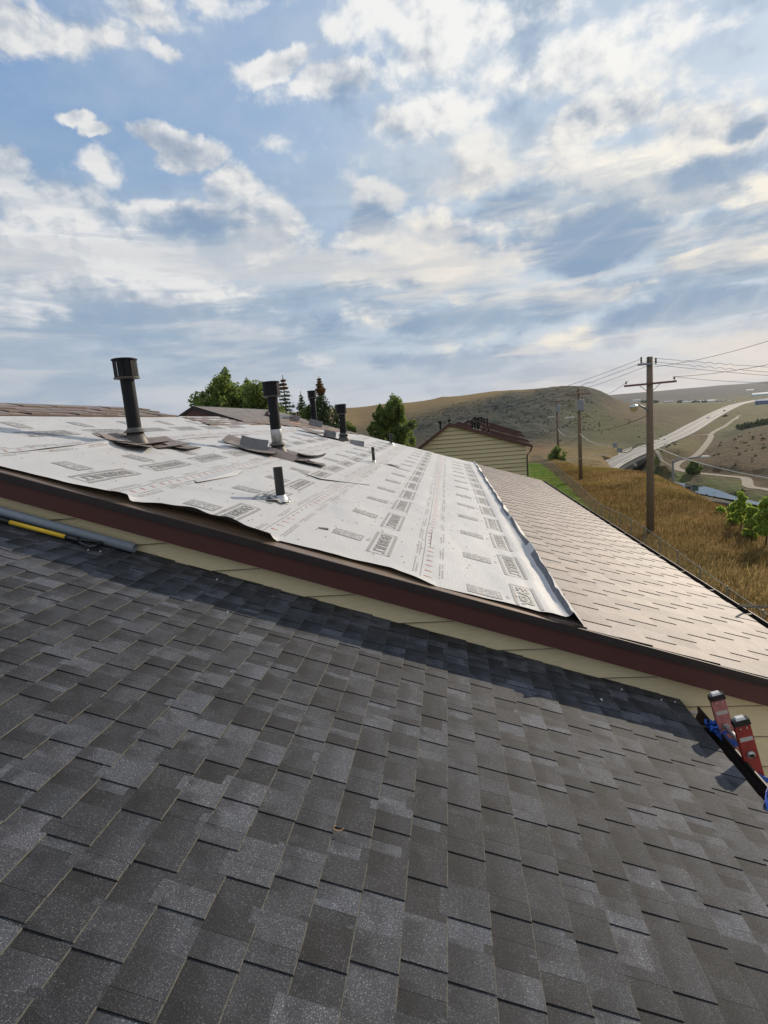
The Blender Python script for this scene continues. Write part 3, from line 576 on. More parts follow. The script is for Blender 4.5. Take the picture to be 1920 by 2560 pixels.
# long edge walls so the house is a body
mb = MB(); mb.box((2.40, 11.0, -5.1), (.1, 14, 5.8)); hobj(mb, 'side_wall', M_SIDE)
mb = MB(); mb.box((1.35, -.2, -5.2), (.1, 8.1, 5.4)); hobj(mb, 'side_wall', M_SIDE)
mb = MB(); mb.box((-1.6, 17.8, -5.1), (8, .1, 6.2)); hobj(mb, 'back_wall', M_SIDE)
# upper roof ----------------------------------------------------
YN, YF, XR, XE = 3.80, 17.95, -5.60, 2.86
YS, XS = 9.95, -5.06
mb = MB()
for (xa_, ya_, yb_) in ((XR, YN, YS), (XS, YS, YF)): mb.hexa([RP(xa_, ya_, -.06, UP), RP(XE-.04, ya_, -.06, UP), RP(XE-.04, yb_, -.06, UP), RP(xa_, yb_, -.06, UP), RP(xa_, ya_, -.004, UP), RP(XE-.04, ya_, -.004, UP), RP(XE-.04, yb_, -.004, UP), RP(xa_, yb_, -.004, UP)])
upper = hobj(mb, 'upper_roof', M_DECK, label='upper roof half stripped to pale underlayment')
mb = MB()
for xr_, ya_, yb_ in ((XR, YN, YS), (XS, YS, YF)): zr = UP-T*xr_; mb.hexa([(xr_-6, ya_, zr-4.2), (xr_, ya_, zr-.06), (xr_, yb_, zr-.06), (xr_-6, yb_, zr-4.2), (xr_-6, ya_, zr-4.14), (xr_, ya_, zr-.004), (xr_, yb_, zr-.004), (xr_-6, yb_, zr-4.14)], col=(.7, .7, .7))
mb.hexa([(XR-2, YS-.02, -2.4), (XS, YS-.02, UP-T*XS-.8), (XS, YS, UP-T*XS-.8), (XR-2, YS, -2.4), (XR-2, YS-.02, UP-T*XR-1.4), (XS, YS-.02, UP-T*XS-.01), (XS, YS, UP-T*XS-.01), (XR-2, YS, UP-T*XR-1.4)], col=(.6, .6, .6))
zr = UP-T*XR; hobj(mb, 'rear_slope', M_BRN_A)
# fascia, drip edges, soffit
def slope_bar(name, x0, x1, y, th, h0, h1, m, parent=None, **kk):
    mb = MB(); n = 14
    for s in range(n):
        a = x0+(x1-x0)*s/n; b = x0+(x1-x0)*(s+1)/n
        mb.hexa([RP(a, y-th, h0, UP), RP(b, y-th, h0, UP), RP(b, y, h0, UP), RP(a, y, h0, UP), RP(a, y-th, h1, UP), RP(b, y-th, h1, UP), RP(b, y, h1, UP), RP(a, y, h1, UP)])
    return hobj(mb, name, m, parent, **kk)
slope_bar('rake_fascia', XR, XE+.02, YN-.012, .024, -.187, -.034, M_FASCIA)
slope_bar('drip_edge', XR, XE+.02, YN-.034, .014, -.044, .006, M_DRIP)
slope_bar('drip_edge_lip', XR, XE+.02, YN-.046, .008, -.049, -.038, M_DRIP)
slope_bar('drip_flange', XR, .80, YN+.065, .10, .0035, .0060, simple('sunlit_flange', (.20, .14, .10), .4, .3, var=.5, sc=10, st=(1, 8, 1)))  # brown metal coloured tan, with the sunlight on it put into the colour
slope_bar('soffit', XR, XE, YN+.10, .11, -.20, -.187, M_SIDE)
slope_bar('far_fascia', XR, XE+.02, YF+.03, .024, -.185, 0, M_FASCIA)
mb = MB(); q = lambda y: [RP(XE-.01, y, -.16, UP), RP(XE+.015, y, -.16, UP), RP(XE+.015, y, .004, UP), RP(XE-.01, y, .004, UP)]
a, b = q(YN), q(YF); mb.hexa([a[0], a[1], b[1], b[0], a[3], a[2], b[2], b[3]]); hobj(mb, 'eave_drip', M_DRIP)
def gutter(name, x, z, y0, y1, parent, m, wd=.115):
    prof = [(0, 0), (0, -.10), (.02, -.115), (wd*.75, -.115), (wd, -.05), (wd, .002), (wd-.012, .004), (wd-.012, -.004), (wd-.006, -.045), (wd*.72, -.105), (.022, -.105), (.008, -.095), (.008, 0)]
    mb = MB(); n = len(prof); mb.add([(x+p[0], y, z+p[1]) for y in (y0, y1) for p in prof], [(i, (i+1) % n, n+(i+1) % n, n+i) for i in range(n)]+[tuple(range(n))[::-1], tuple(range(n, 2*n))])
    g = hobj(mb, name, m)
    for y in np.arange(y0+.35, y1, .8): s = MB(); s.box((x+wd/2, y, z-.004), (wd-.01, .02, .004)); s.build('hanger_strap', M_GALVD, g)
    return g
zE = UP-T*XE
gutter('upper_gutter', XE+.012, zE-.02, YN-.02, YF, house, M_DRIP)
gutter('lower_gutter', 1.532, LO-T*1.532-.018, -2.4, 3.80, house, M_DRIP, .105)
# brown shingles on the upper roof ------------------------------
EB = .2207; XB0 = .886
M_BRCUT = simple('brown_cut_edge', (.16, .12, .10), .9); M_BRSIDE = simple('brown_side_edge', (.03, .018, .015), .9)
brmb = MB(); LB = EB/CT+.03
def unit_brown(hf, hb, L, m, name):
    mb = MB(); cham_piece(mb, L, 1, hf, hb, lambda V: V); return mb.mesh(name, [m, M_BRCUT, M_BRSIDE, M_BRCUT])
MB_a = unit_brown(.0075, .0020, LB, M_BRN_O, 'brown_shingle'); MB_b = unit_brown(.0125, .0070, LB, M_BRN_O, 'raised_brown_shingle')
pieces = []
for k in range(0, 10):
    x = XB0+k*EB
    if x > XE+.01: x = XE+.012
    y = 3.786-(.37-(.0+k*.185) % .37)+.0; 
    while y < YF:
        a, m_, b = max(y, 3.786), max(y+.185, 3.786), min(y+.372, YF)
        if min(m_, YF)-a > .015: pieces.append((x, a, min(m_, YF), True))
        if b-m_ > .015: pieces.append((x, m_, b, False))
        y += .372+random.uniform(-.012, .012)
pieces.sort(key=lambda r: -score(r[0], r[1], r[2], UP))
def shade_br():
    v = random.uniform(.68, 1.28); t = random.uniform(-.04, .04); return (v*(1+t), v, v*(1-t))
for i, (x, a, b, tooth) in enumerate(pieces):
    if i < 300: place_shingle(MB_b if tooth else MB_a, x, a, b, UP, shade_br(), upper, .002)
    else: add_field(brmb, x, a, b, UP, *((.0125, .007) if tooth else (.0075, .002)), LB, shade_br())
# ridge courses at the left and the far end under the trees
def top_limit(y):   # downslope limit of the shingled area near the ridge
    if y < 9.9: return -4.97
    if y < 12.8: return -4.31
    return np.interp(y, [12.8, 14.5, 17.95], [-4.30, -3.97, -2.66])
x = XR+.10; 
while x < -2.6:
    y = 3.79+random.random()*.2
    while y < YF:
        w = random.uniform(.26, .36); b = min(y+w, YF)
        if x <= top_limit((y+b)/2)+.02 and not (b > YS and x < XS+.12):
            edge = x > top_limit((y+b)/2)-.2
            hf = .014+(random.uniform(0, .022) if y < 10 else random.uniform(0, .008)) + (.012 if edge and random.random() < .4 else 0)
            add_field(brmb, x, y, b, UP, hf+.012, .012, .27, tuple(v*random.uniform(.7, .95) for v in (1., 1., 1.)) if not (y > 14.6 and random.random() < .22) else (1.9, 1.25, .8))
        y = b+.002
    x += .16
brmb.build('shingle_field', [M_BRN_A, M_BRCUT, M_BRSIDE, M_BRCUT], upper, kind='stuff')
# second unit's slightly higher roof with its dark red gable end
rise = .045; yb0 = 12.05
def RP2(x, y, h): t = (x-(-4.55))/(XR-(-4.55)); return (x, y, UP-T*x+.015+rise*t+h)
mb = MB(); xa, xb = -4.60, XR-.10
V = [RP2(xb, yb0, .0), RP2(xa, yb0, .0), RP2(xa, YF, .0), RP2(xb, YF, .0), RP2(xb, yb0, .03), RP2(xa, yb0, .03), RP2(xa, YF, .03), RP2(xb, YF, .03)]; mb.hexa(V, col=(.5, .5, .5))
xx = xb+.12
while xx < xa:
    y = yb0-.03
    while y < YF:
        b = min(y+random.uniform(.25, .36), YF); p0 = np.array(RP2(xx-.16, y, .03)); p1 = np.array(RP2(xx, y, .042)); s = random.uniform(.55, .75); d = np.array((0, b-y-.003, 0))
        mb.hexa([p0-(0, 0, .01), p1-(0, 0, .012), p1-(0, 0, .012)+d, p0-(0, 0, .01)+d, p0, p1, p1+d, p0+d], col=(s, s*1.08, s*1.15)); y = b
    xx += .14
hobj(mb, 'raised_roof', M_BRN_A)
mb = MB(); pk = np.array(RP2(xb, yb0, 0)); mb.hexa([RP2(xb, yb0+.0, -.5), RP2(xa, yb0, -.05), RP2(xa, yb0+.03, -.05), RP2(xb, yb0+.03, -.5), RP2(xb, yb0, .0), RP2(xa, yb0, .0), RP2(xa, yb0+.03, .0), RP2(xb, yb0+.03, .0)])
mb.hexa([pk+(-.9, 0, -.95), pk+(0, 0, -.5), pk+(0, .03, -.5), pk+(-.9, .03, -.95), pk+(-.9, 0, -.42), pk+(0, 0, 0), pk+(0, .03, 0), pk+(-.9, .03, -.42)])
hobj(mb, 'gable_end', M_FASCIA)
mb = MB(); mb.hexa([pk+(-.9, -.03, -.46), pk+(0, -.03, -.03), pk+(0, YF-yb0, -.03), pk+(-.9, YF-yb0, -.46), pk+(-.9, -.03, -.42), pk+(0, -.03, .03), pk+(0, YF-yb0, .03), pk+(-.9, YF-yb0, -.42)])
mb.hexa([RP2(xb, yb0-.03, -.04), RP2(xa+.05, yb0-.03, -.03), RP2(xa+.05, yb0, -.03), RP2(xb, yb0, -.04), RP2(xb, yb0-.03, .045), RP2(xa+.05, yb0-.03, .04), RP2(xa+.05, yb0, .04), RP2(xb, yb0, .045)]); hobj(mb, 'raised_roof_edge', M_DRIP)

# ------------------------------------------------------------------ underlayment sheets
SEAM = [-5.62, -3.72, -2.52, -1.37, -.17, .80]
def far_y(x):   # where the sheets stop at the far side
    return float(np.interp(x, [-5.62, -4.98, -4.97, -4.31, -4.30, -3.97, -2.67, -2.5, .9], [11.9, 11.9, 11.9, 11.9, 12.8, 14.5, 17.85, 17.97, 17.97]))
pipes_xy = [(-3.68, 6.145, .55, .022), (-2.675, 8.38, .6, .022), (-2.665, 13.87, .6, .02), (-4.09, 16.6, .5, .03), (-1.69, 5.25, .22, .02), (-1.47, 10.63, .2, .02), (-1.74, 16.8, .2, .015)]
def sheet_h(x, y, strip):
    x = np.asarray(x, float); y = np.asarray(y, float)
    h = .006+.0035*(5-strip)
    h = h + .014*(vnoise(x, y*.25, .33, 31+strip)-.5)+.007*(vnoise(x*2.2, y*.9, .5, 41+strip)-.5)+.004*(vnoise(x+y*.6, y*.5-x, .12, 51+strip)-.5)
    h = h+.030*np.clip(vnoise(x*1.2+y*.3, y*.35, .42, 61+strip)-.62, 0, 1)
    for px, py, w, a in pipes_xy:
        d2 = ((x-px)**2+(y-py)**2)/(w*w); ang = np.arctan2(y-py, x-px); h = h+a*np.exp(-d2*1.3)*(.45+.55*np.sin(ang*5+px*7)**2)
    # long folds running from the flue to the left and from the patch to the first stub
    h = h+.055*np.exp(-((x+3.74-.02*(y-5))**2)/.006)*np.exp(-((y-5.75)/.75)**2)
    h = h+.028*np.exp(-(((x+2.40)-.62*(y-4.75)/.45*.9)**2)/.010)*np.exp(-((y-4.95)/.35)**2)
    h = h+.016*np.clip((x-.56)/.08, 0, 1)
    return np.maximum(h, .0025+.0035*(5-strip))
EDGE_A = lambda x: np.interp(x, [-5.6, -3.4, -2.95, -2.60, -2.45, -2.42, -2.2, -1.8, -1.55, -1.36, -1.33, -.9, -.45, -.2, -.15, .3, .8], [.004, .006, .014, .045, .055,   .006, .055, .090, .065, .060, .002, .014, .020, .012, .001, .012, .016])
EDGE_Y = lambda x: np.interp(x, [-5.6, -3.6, -3.2, -2.6, -2.2, -1.37, -1.3, -.9, -.5, -.2, -.15, .4, .8], [3.84, 3.83, 3.86, 3.84, 3.86, 3.81, 3.90, 3.89, 3.90, 3.815, 3.83, 3.84, 3.80])
FOLD = lambda y: .034+.050*np.interp(y, [3.8, 4.3, 5.0, 5.8, 6.3, 8, 18], [.2, .8, 1., 1.1, .6, .45, .35])
under = []
def make_sheet(sidx):
    xa, xb = SEAM[sidx], SEAM[sidx+1]; xa2 = xa-.0 if sidx == 0 else xa-.06
    xs = np.arange(xa2, xb, .022); xs = np.append(xs, xb); last = sidx == 4
    t = np.concatenate([np.linspace(0, .05, 16)[:-1], np.linspace(.05, .30, 60)[:-1], np.linspace(.3, 1, 80)])
    X, Tt = np.meshgrid(xs, t, indexing='ij'); y0 = EDGE_Y(X); yf = np.array([far_y(v) for v in xs])[:, None]; Y = y0+(yf-y0)*Tt
    wob = .006*(vnoise(X*0, Y, .5, 70+sidx)-.5); X2 = X+wob*((X-xa)/(xb-xa))*2
    H = sheet_h(X2, Y, sidx)
    H = H+EDGE_A(X)*np.clip(1-(Y-y0)/.24, 0, 1)**2*(.8+.4*vnoise(X, Y, .15, 77))
    if last:   # the loose lower edge stands up in a ragged fold and drops to the shingles
        u = np.clip((X-.735)/.065, 0, 1); fh = FOLD(Y)*(.8+.35*vnoise(Y, Y*0, .45, 81)+.25*(vnoise(Y, Y*0, .11, 82)-.5)*(Y < 5.6)); H = H+fh*u**1.2; X2 = X2+.02*u*(vnoise(Y, Y*0, .4, 83)-.5)*2-.045*np.clip(u-.45, 0, 1)*(.5+vnoise(Y, Y*0, .3, 84))
        # outer flank
        nx = 5; Xe = X2[-1][None]+np.linspace(.006, .095, nx)[:, None]; He = H[-1][None]*np.linspace(.93, .12, nx)[:, None]+.004; Ye = np.repeat(Y[-1][None], nx, 0)
        X2 = np.r_[X2, Xe]; H = np.r_[H, He]; Y = np.r_[Y, Ye]
    keep = None; V = np.stack([X2+H*ST, Y, UP-T*X2+H*CT], -1); nx, ny = X2.shape
    i = (np.arange(nx-1)[:, None]*ny+np.arange(ny-1)[None]).ravel(); cxm = X2.ravel()[i]; cym = Y.ravel()[i]
    # cut out near the ridge (shingles there) and round the flues
    ok = ~((cxm < -4.985) & (cym < 9.9)) & ~((cxm < XS+.01) & (cym > 9.85))
    i = i[ok]
    Qt = np.stack([i, i+ny, i+ny+1, i+1], 1); Vn = V.reshape(-1, 3); Vb = Vn-np.array([ST, 0, CT])*.0018
    edge = np.zeros(len(i), int); n0 = len(Vn); ci = i//ny; mt = np.zeros(len(Qt))
    if last: mt = np.where((ci >= len(xs)-3) & (ci < len(xs)-1) & (vnoise(cym[ok], cym[ok]*0, .5, 85) > .30), 2, 0)  # top of the fold coloured dark for underside and shade
    Qall = np.r_[Qt, Qt[:, ::-1]+n0]; mi = np.r_[mt, np.ones(len(Qt))]
    o = quads('underlayment_sheet', np.r_[Vn, Vb], Qall, [M_SHEET, M_UNDER, M_CURL], upper, smooth=True, mi=mi); under.append(o); return o
for s in range(5): make_sheet(s)
def strip_of(x):
    for s in range(5):
        if x < SEAM[s+1]: return s
    return 4
def drape(V2, strip, dh=.0035):
    V2 = np.asarray(V2, float); X, Y = V2[:, 0], V2[:, 1]; y0 = EDGE_Y(X); wob = .006*(vnoise(X*0, Y, .5, 70+strip)-.5); X2 = X+wob*((X-SEAM[strip])/(SEAM[strip+1]-SEAM[strip]))*2
    H = sheet_h(X2, Y, strip)+EDGE_A(X)*np.clip(1-(Y-y0)/.24, 0, 1)**2*(.8+.4*vnoise(X, Y, .15, 77))+dh
    return np.stack([X2+H*ST, Y, UP-T*X2+H*CT], 1)
_tc = {}
def text_mesh(s, bold=.02):
    if (s, bold) in _tc: return _tc[(s, bold)]
    cu = bpy.data.curves.new('t', 'FONT'); cu.body = s; cu.size = 1; cu.offset = bold; cu.resolution_u = 3; ob = bpy.data.objects.new('t', cu); COL.objects.link(ob)
    dg = bpy.context.evaluated_depsgraph_get(); me = bpy.data.meshes.new_from_object(ob.evaluated_get(dg)); bm = bmesh.new(); bm.from_mesh(me)
    bmesh.ops.triangulate(bm, faces=bm.faces[:])
    for _ in range(2):
        es = [e for e in bm.edges if e.calc_length() > .28]; bmesh.ops.subdivide_edges(bm, edges=es, cuts=1); bmesh.ops.triangulate(bm, faces=bm.faces[:])
    V = np.array([v.co[:2] for v in bm.verts]); Fs = [tuple(v.index for v in f.verts) for f in bm.faces]; bm.free(); bpy.data.objects.remove(ob); bpy.data.meshes.remove(me)
    mn, mx = V.min(0), V.max(0); V = (V-mn)/(mx-mn); _tc[(s, bold)] = (V, Fs); return V, Fs
class Print:
    def __init__(s): s.mb = {k: MB() for k in range(5)}
    def put(s, V, Fs, strip, dh=.0035, mi=0):
        V = np.asarray(V)
        s.mb[strip].add(drape(V, strip, dh), Fs, mi)
    def rect(s, x0, x1, y0, y1, strip, dh=.0035, mi=0, n=None):
        m = max(1, int(abs(y1-y0)/.035)) if n is None else n; k = max(1, int(abs(x1-x0)/.035)); ys = np.linspace(y0, y1, m+1); xs = np.linspace(x0, x1, k+1)
        V = [(x, y) for x in xs for y in ys]; s.put(V, [(a*(m+1)+b, (a+1)*(m+1)+b, (a+1)*(m+1)+b+1, a*(m+1)+b+1) for a in range(k) for b in range(m)], strip, dh, mi)
    def text(s, txt, x0, x1, ynear, yfar, strip, dh=.0045, mi=0, bold=.03, skew=0.):   # reads from far to near, tops towards the eave
        V, Fs = text_mesh(txt, bold); X = x0+V[:, 1]*(x1-x0); Y = yfar-(V[:, 0]+skew*(V[:, 1]-.5))*(yfar-ynear); s.put(np.stack([X, Y], 1), Fs, strip, dh, mi)
PR = Print()
def logo_box(xc, yn, strip, w=.19, l=.76):
    x0, x1 = xc-w/2, xc+w/2; b = .024; 
    yn_ = yn
    PR.rect(x0, x0+b, yn, yn+l, strip); PR.rect(x1-b, x1, yn, yn+l, strip); PR.rect(x0+b, x1-b, yn, yn+.010, strip); PR.rect(x0+b, x1-b, yn+l-.010, yn+l, strip)
    PR.text('EVERBUILT', x0+.045, x1-.045, yn+.05, yn+l-.05, strip, bold=.035)
M_PAPER = M_SHEET
def logo_sq(xc, yc, strip, w=.25, l=.20):
    x0, x1, y0, y1 = xc-w/2, xc+w/2, yc-l/2, yc+l/2
    PR.rect(x0, x1, y0, y1, strip, .003)
    for k, tx in enumerate(('THE', 'HOME', 'DEPOT')):   # slanted stencil words knocked out of the square
        a = x0+.012+(2-k)*(w-.024)/3; PR.text(tx, a+.006, a+(w-.024)/3-.004, y0+.012+.010*k, y1-.012-.014*(2-k), strip, .0042, mi=1, bold=.03, skew=.22)
    PR.text('U.S.', xc+w/2+.035, xc+w/2+.060, yc-.04, yc+.04, strip, bold=.02)
# rows of marks: strip, box x, logo x, first y, spacing
rowsP = [(4, .505, .195, 3.60+.02, 1.035, 14), (3, -.628, -.925, 4.262-1.03, 1.03, 14), (2, -1.80, -2.06, 3.93, 1.03, 14), (1, -2.965, -3.26, 4.06, 1.03, 10), (0, -4.25, -4.60, 5.10, 1.05, 6)]
for strip, bx, lx, y0, sp, n in rowsP:
    for k in range(n):
        y = y0+k*sp; lim = far_y(bx)-.9
        if y > lim: break
        if any(math.hypot(bx-px, y+.38-py) < .42 for px, py, _, _ in pipes_xy[:4]): continue
        if y > EDGE_Y(bx)-.0: logo_box(bx, y, strip)
        elif strip in (4, 2): # first box is cut by the sheet's edge
            ye = float(EDGE_Y(bx))+.02; l = y+.76-ye
            if l > .15:
                b = .024; x0, x1 = bx-.095, bx+.095; PR.rect(x0, x0+b, ye, ye+l, strip); PR.rect(x1-b, x1, ye, ye+l, strip); PR.rect(x0+b, x1-b, ye+l-.010, ye+l, strip); PR.text('EVER', x0+.045, x1-.045, ye+.05, ye+l-.05, strip, bold=.035)
        ly = y+.36+(.02 if strip == 4 else 0)
        if ly > EDGE_Y(lx)+.14 and not any(math.hypot(lx-px, ly-py) < .35 for px, py, _, _ in pipes_xy[:4]): logo_sq(lx, ly, strip)
for s in (1, 2, 3, 4):      # seam printing: rule, orange ticks, fine dashed text on both sides
    xe = SEAM[s]; up = s-1; yA = 3.95; yB = min(far_y(xe-.1), 17.8)
    y = yA
    while y < yB-.3:
        PR.rect(xe-.112, xe-.107, y, y+.5, up)
        y += .5
    y = yA+.05
    while y < yB:
        skip = any(math.hypot(xe-.05-px, y-py) < .4 for px, py, _, _ in pipes_xy[:4])
        if not skip: PR.put([(xe-.085, y), (xe-.025, y-.012), (xe-.025, y-.004), (xe-.07, y+.012), (xe-.085, y+.012)], [(0, 1, 2, 3, 4)], up, .004, 2)
        y += .155
    y = yA
    while y < yB-.7:
        for off, st in ((-.150, up), (-.172, up), (.030, s), (.052, s)):
            if y+.55 < yB: 
                L_ = random.choice((.28, .42, .5)); yy = y+random.uniform(0, .1); n = int(L_/.022)
                for q in range(n):
                    if random.random() < .85: PR.rect(xe+off, xe+off+.010, yy+q*.022, yy+q*.022+.015, st, .0035, 3, n=1)
        y += .62
for s in range(5):
    if PR.mb[s].n: PR.mb[s].build('printing', [M_PRINT, M_PAPER, M_TICK, M_FINE], under[s])
# nail caps and small tears
nm = MB()
for _ in range(420):
    x = random.uniform(-4.9, .6); y = random.uniform(4.0, 12); s = strip_of(x); c = drape([(x, y)], s, .004)[0]
    if y < far_y(x)-.2: nm.lathe([(.007, 0), (.006, .003)], 6, c)
nm.build('nail_caps', M_TICK, upper, kind='stuff')
# flaps: the lifted corner in the second strip, dark slit, loose strips
def flap(pts, hs, name='loose_flap', th=.002, m=(M_SHEET, M_UNDER)):
    V = [RP(p[0], p[1], h, UP) for p, h in zip(pts, hs)]; n = len(V); Vb = [tuple(np.array(v)-np.array((ST, 0, CT))*th) for v in V]
    mb = MB(); mb.add(V+Vb, [tuple(range(n))], 0); mb.f.append(tuple(range(2*n-1, n-1, -1))); mb.mi.append(1); mb.col.append(None)
    for i in range(n): mb.f.append((i, i+n, (i+1) % n+n, (i+1) % n)); mb.mi.append(1); mb.col.append(None)
    return mb.build(name, list(m), upper)
flap([(-2.50, 5.10), (-2.44, 5.02), (-2.38, 5.9), (-2.45, 6.25), (-2.62, 6.0)], [.02, .030, .022, .045, .012])
flap([(-1.20, 4.50), (-1.08, 4.56), (-1.10, 4.62), (-1.22, 4.58)], [.018, .03, .022, .02], m=(M_UNDER, M_UNDER))
flap([(-2.05, 7.2), (-1.70, 7.05), (-1.15, 7.7), (-1.2, 7.75), (-1.75, 7.2)], [.03, .035, .02, .02, .025], m=(M_SHEET, M_UNDER))
flap([(-1.30, 10.9), (-1.02, 10.85), (-1.0, 11.0), (-1.2, 11.1)], [.03, .05, .045, .03], m=(M_UNDER, M_UNDER))

# ------------------------------------------------------------------ vent pipes on the upper roof
def rooflvl(x, y, h=0.): return np.array(RP(x, y, h, UP))
def flue(x, y, H, r, capr, caph, label, lower_galv=False, collar=True, lean=0.):
    b = rooflvl(x, y, .01); e = empty('vent_pipe', b, label=label, cat='vent pipe', group='capped flue pipes on the stripped roof')
    e.rotation_euler = (0, lean, 0)
    mb = MB(); mb.lathe([(r, -.02), (r, H-caph+.02)], 28); mb.build('pipe', M_ABSW if H > .98 else M_ABS, e, smooth=False)
    if lower_galv: mb = MB(); mb.lathe([(r+.003, .12), (r+.003, .40), (r+.001, .405)], 28); mb.build('steel_sleeve', M_GALV, e, smooth=True)
    cap = MB(); z0 = H-caph
    cap.lathe([(capr*.62, z0+.03), (capr*.62, H-.02)], 24); nf = 11
    c = cap.build('cap_core', M_PLAS, e)
    f = MB()
    for k in range(nf):
        a0, a1 = 2*pi*(k+.04)/nf, 2*pi*(k+.86)/nf; V = []
        for rr_ in (capr*.93, capr*.96):
            for a in (a0, a1): V += [(rr_*cos(a), rr_*sin(a), z0+.012), (rr_*cos(a), rr_*sin(a), H-.012)]
        f.add(V, [(0, 1, 3, 2), (4, 6, 7, 5), (0, 4, 5, 1), (2, 3, 7, 6)])
    f.build('cap_fins', M_ABSW if H > .98 else M_ABS, e)
    t = MB(); t.lathe([(capr*1.03, H-.012), (capr*1.03, H), (capr*.9, H+.006), (.01, H+.012)], 28); t.build('cap_lid', M_ABS, e)
    t = MB(); t.lathe([(capr*1.03, z0), (capr*1.03, z0+.012), (r, z0+.03)], 28, cap=False); t.lathe([(r, z0-.01), (capr*1.0, z0)], 28, cap=False); t.build('cap_rim', M_GALVD, e)
    if collar:
        t = MB(); pr = [(r+.001, .215), (r+.012, .20), (r*1.65, .165), (r*1.68, .160)]; t.lathe(pr, 26, cap=False); t.build('storm_collar', M_GALVD, e, smooth=True)
        t = MB(); t.lathe([(r*1.85, -.03), (r*1.75, .03), (r*1.15, .17), (r*1.05, .172)], 26, cap=False); t.build('flashing_cone', M_GALVD, e, smooth=True)
    t = MB(); R = np.array([[CT, 0, ST], [0, 1, 0], [-ST, 0, CT]]); t.box((0, 0, .004), (.50, .42, .004), R); t.build('flashing_plate', M_GALVD, e)
    s = MB(); a = 3.9; s.box((r*cos(a), r*sin(a), H*.58), (.004, .022, .03), [[cos(a), -sin(a), 0], [sin(a), cos(a), 0], [0, 0, 1]]); s.build('sticker', M_WHITE, e)
    return e
flue(-3.66, 6.145, 1.0, .078, .138, .22, 'tall black capped flue pipe nearest the left edge, standing in torn shingles', lean=.0)
flue(-2.66, 8.384, 1.13, .083, .135, .225, 'black capped flue pipe with pale steel lower half, second from left', True)
flue(-4.07, 16.823, 1.06, .088, .14, .22, 'capped flue pipe farthest away, in front of the rusty-topped spruce', collar=False)
flue(-2.64, 13.873, .93, .088, .135, .24, 'capped flue pipe rightmost of the four, in front of the golden hillside')
def stub(x, y, H, r, label):
    b = rooflvl(x, y, .0); e = empty('vent_stub', b, label=label, cat='pipe stub', group='short uncapped pipe stubs on the roof')
    mb = MB(); mb.lathe([(r*.85, H-.05), (r*.85, H), (r, H), (r, -.02)], 20, cap=False); mb.build('pipe', M_PLAS, e, smooth=False)
    t = MB(); t.lathe([(r*2.2, -.01), (r*1.6, .02), (r*1.06, .07), (r*1.02, .072)], 16, cap=False); t.build('boot', M_GALV, e, smooth=True)
    c = MB()
    for k in range(9): a = random.random()*6.28; zz = random.uniform(.06, H); c.box((r*cos(a), r*sin(a), zz), (.003, random.uniform(.004, .012), random.uniform(.004, .02)), [[cos(a), -sin(a), 0], [sin(a), cos(a), 0], [0, 0, 1]])
    c.build('paint_chips', M_WHITE, e); return e
stub(-1.69, 5.25, .35, .046, 'short thick black pipe stub below the second flue, wrapped in crumpled sheet')
stub(-1.47, 10.63, .33, .030, 'thin black pipe stub standing alone right of the flues')
stub(-1.735, 16.82, .37, .050, 'small black pipe stub at the far roof edge, nearest the cream gable')
# crumpled sheet round the first stub
cm = MB()
for k in range(26):
    a = random.uniform(0, 6.28); r0 = random.uniform(.03, .10); p = np.array((-1.72+r0*cos(a)*1.6, 5.22+r0*sin(a)*1.3)); s = random.uniform(.03, .09); V = []
    for j in range(4): b = a+j*1.57+random.uniform(-.5, .5); V.append(RP(p[0]+s*cos(b), p[1]+s*sin(b)*1.2, random.uniform(.012, .06), UP))
    cm.add(V, [(0, 1, 2), (0, 2, 3)])
cm.build('crumpled_sheet', M_SHEET, upper)
# piles of torn shingles left round the flues
def pile(x, y, items, label):
    b = rooflvl(x, y, .0); e = empty('torn_shingles', b, label=label, cat='torn shingles', group='torn shingles left round the flues')
    for (dx, dy, L, Wd, h, rx, ry, rz, dark) in items:
        nx = 6; V = []; L *= 1.2; Wd *= 1.15
        R = np.array(Matrix.Rotation(rz, 3, 'Z') @ Matrix.Rotation(ry+PL, 3, 'Y') @ Matrix.Rotation(rx, 3, 'X'))
        mb = MB(); bend = random.uniform(-.25, .5)
        for side in (0, 1):
            for i in range(nx+1):
                u = i/nx-.5
                for j in (-.5, .5): V.append(R@np.array((u*L, j*Wd, bend*u*u*L+(-.004 if side else .004)))+np.array((dx, dy, h+.028-T*dx)))
        n2 = 2*(nx+1); Fs = []; Fb = []
        for i in range(nx): Fs.append((2*i, 2*i+2, 2*i+3, 2*i+1)); Fb.append((n2+2*i+1, n2+2*i+3, n2+2*i+2, n2+2*i))
        mb.add(V, Fs, 0, (.8, .8, .8)); 
        for f_ in Fb: mb.f.append(f_); mb.mi.append(1); mb.col.append((1, 1, 1))
        for i in range(nx):
            for j in (0, 1): q_ = (2*i+j, 2*i+2+j, n2+2*i+2+j, n2+2*i+j); mb.f.append(q_); mb.mi.append(2); mb.col.append((1, 1, 1))
        for i in (0, nx): mb.f.append((2*i, 2*i+1, n2+2*i+1, n2+2*i)); mb.mi.append(2); mb.col.append((1, 1, 1))
        mb.build('shingle', [M_BRN_A if dark == 0 else (M_GREYB if dark == 1 else M_PVC), M_GREYB, M_EDGE], e)
M_GREYB = simple('shingle_back', (.13, .13, .135), .6, var=.25, sc=12); M_EDGE = simple('shingle_edge', (.035, .025, .02), .8)
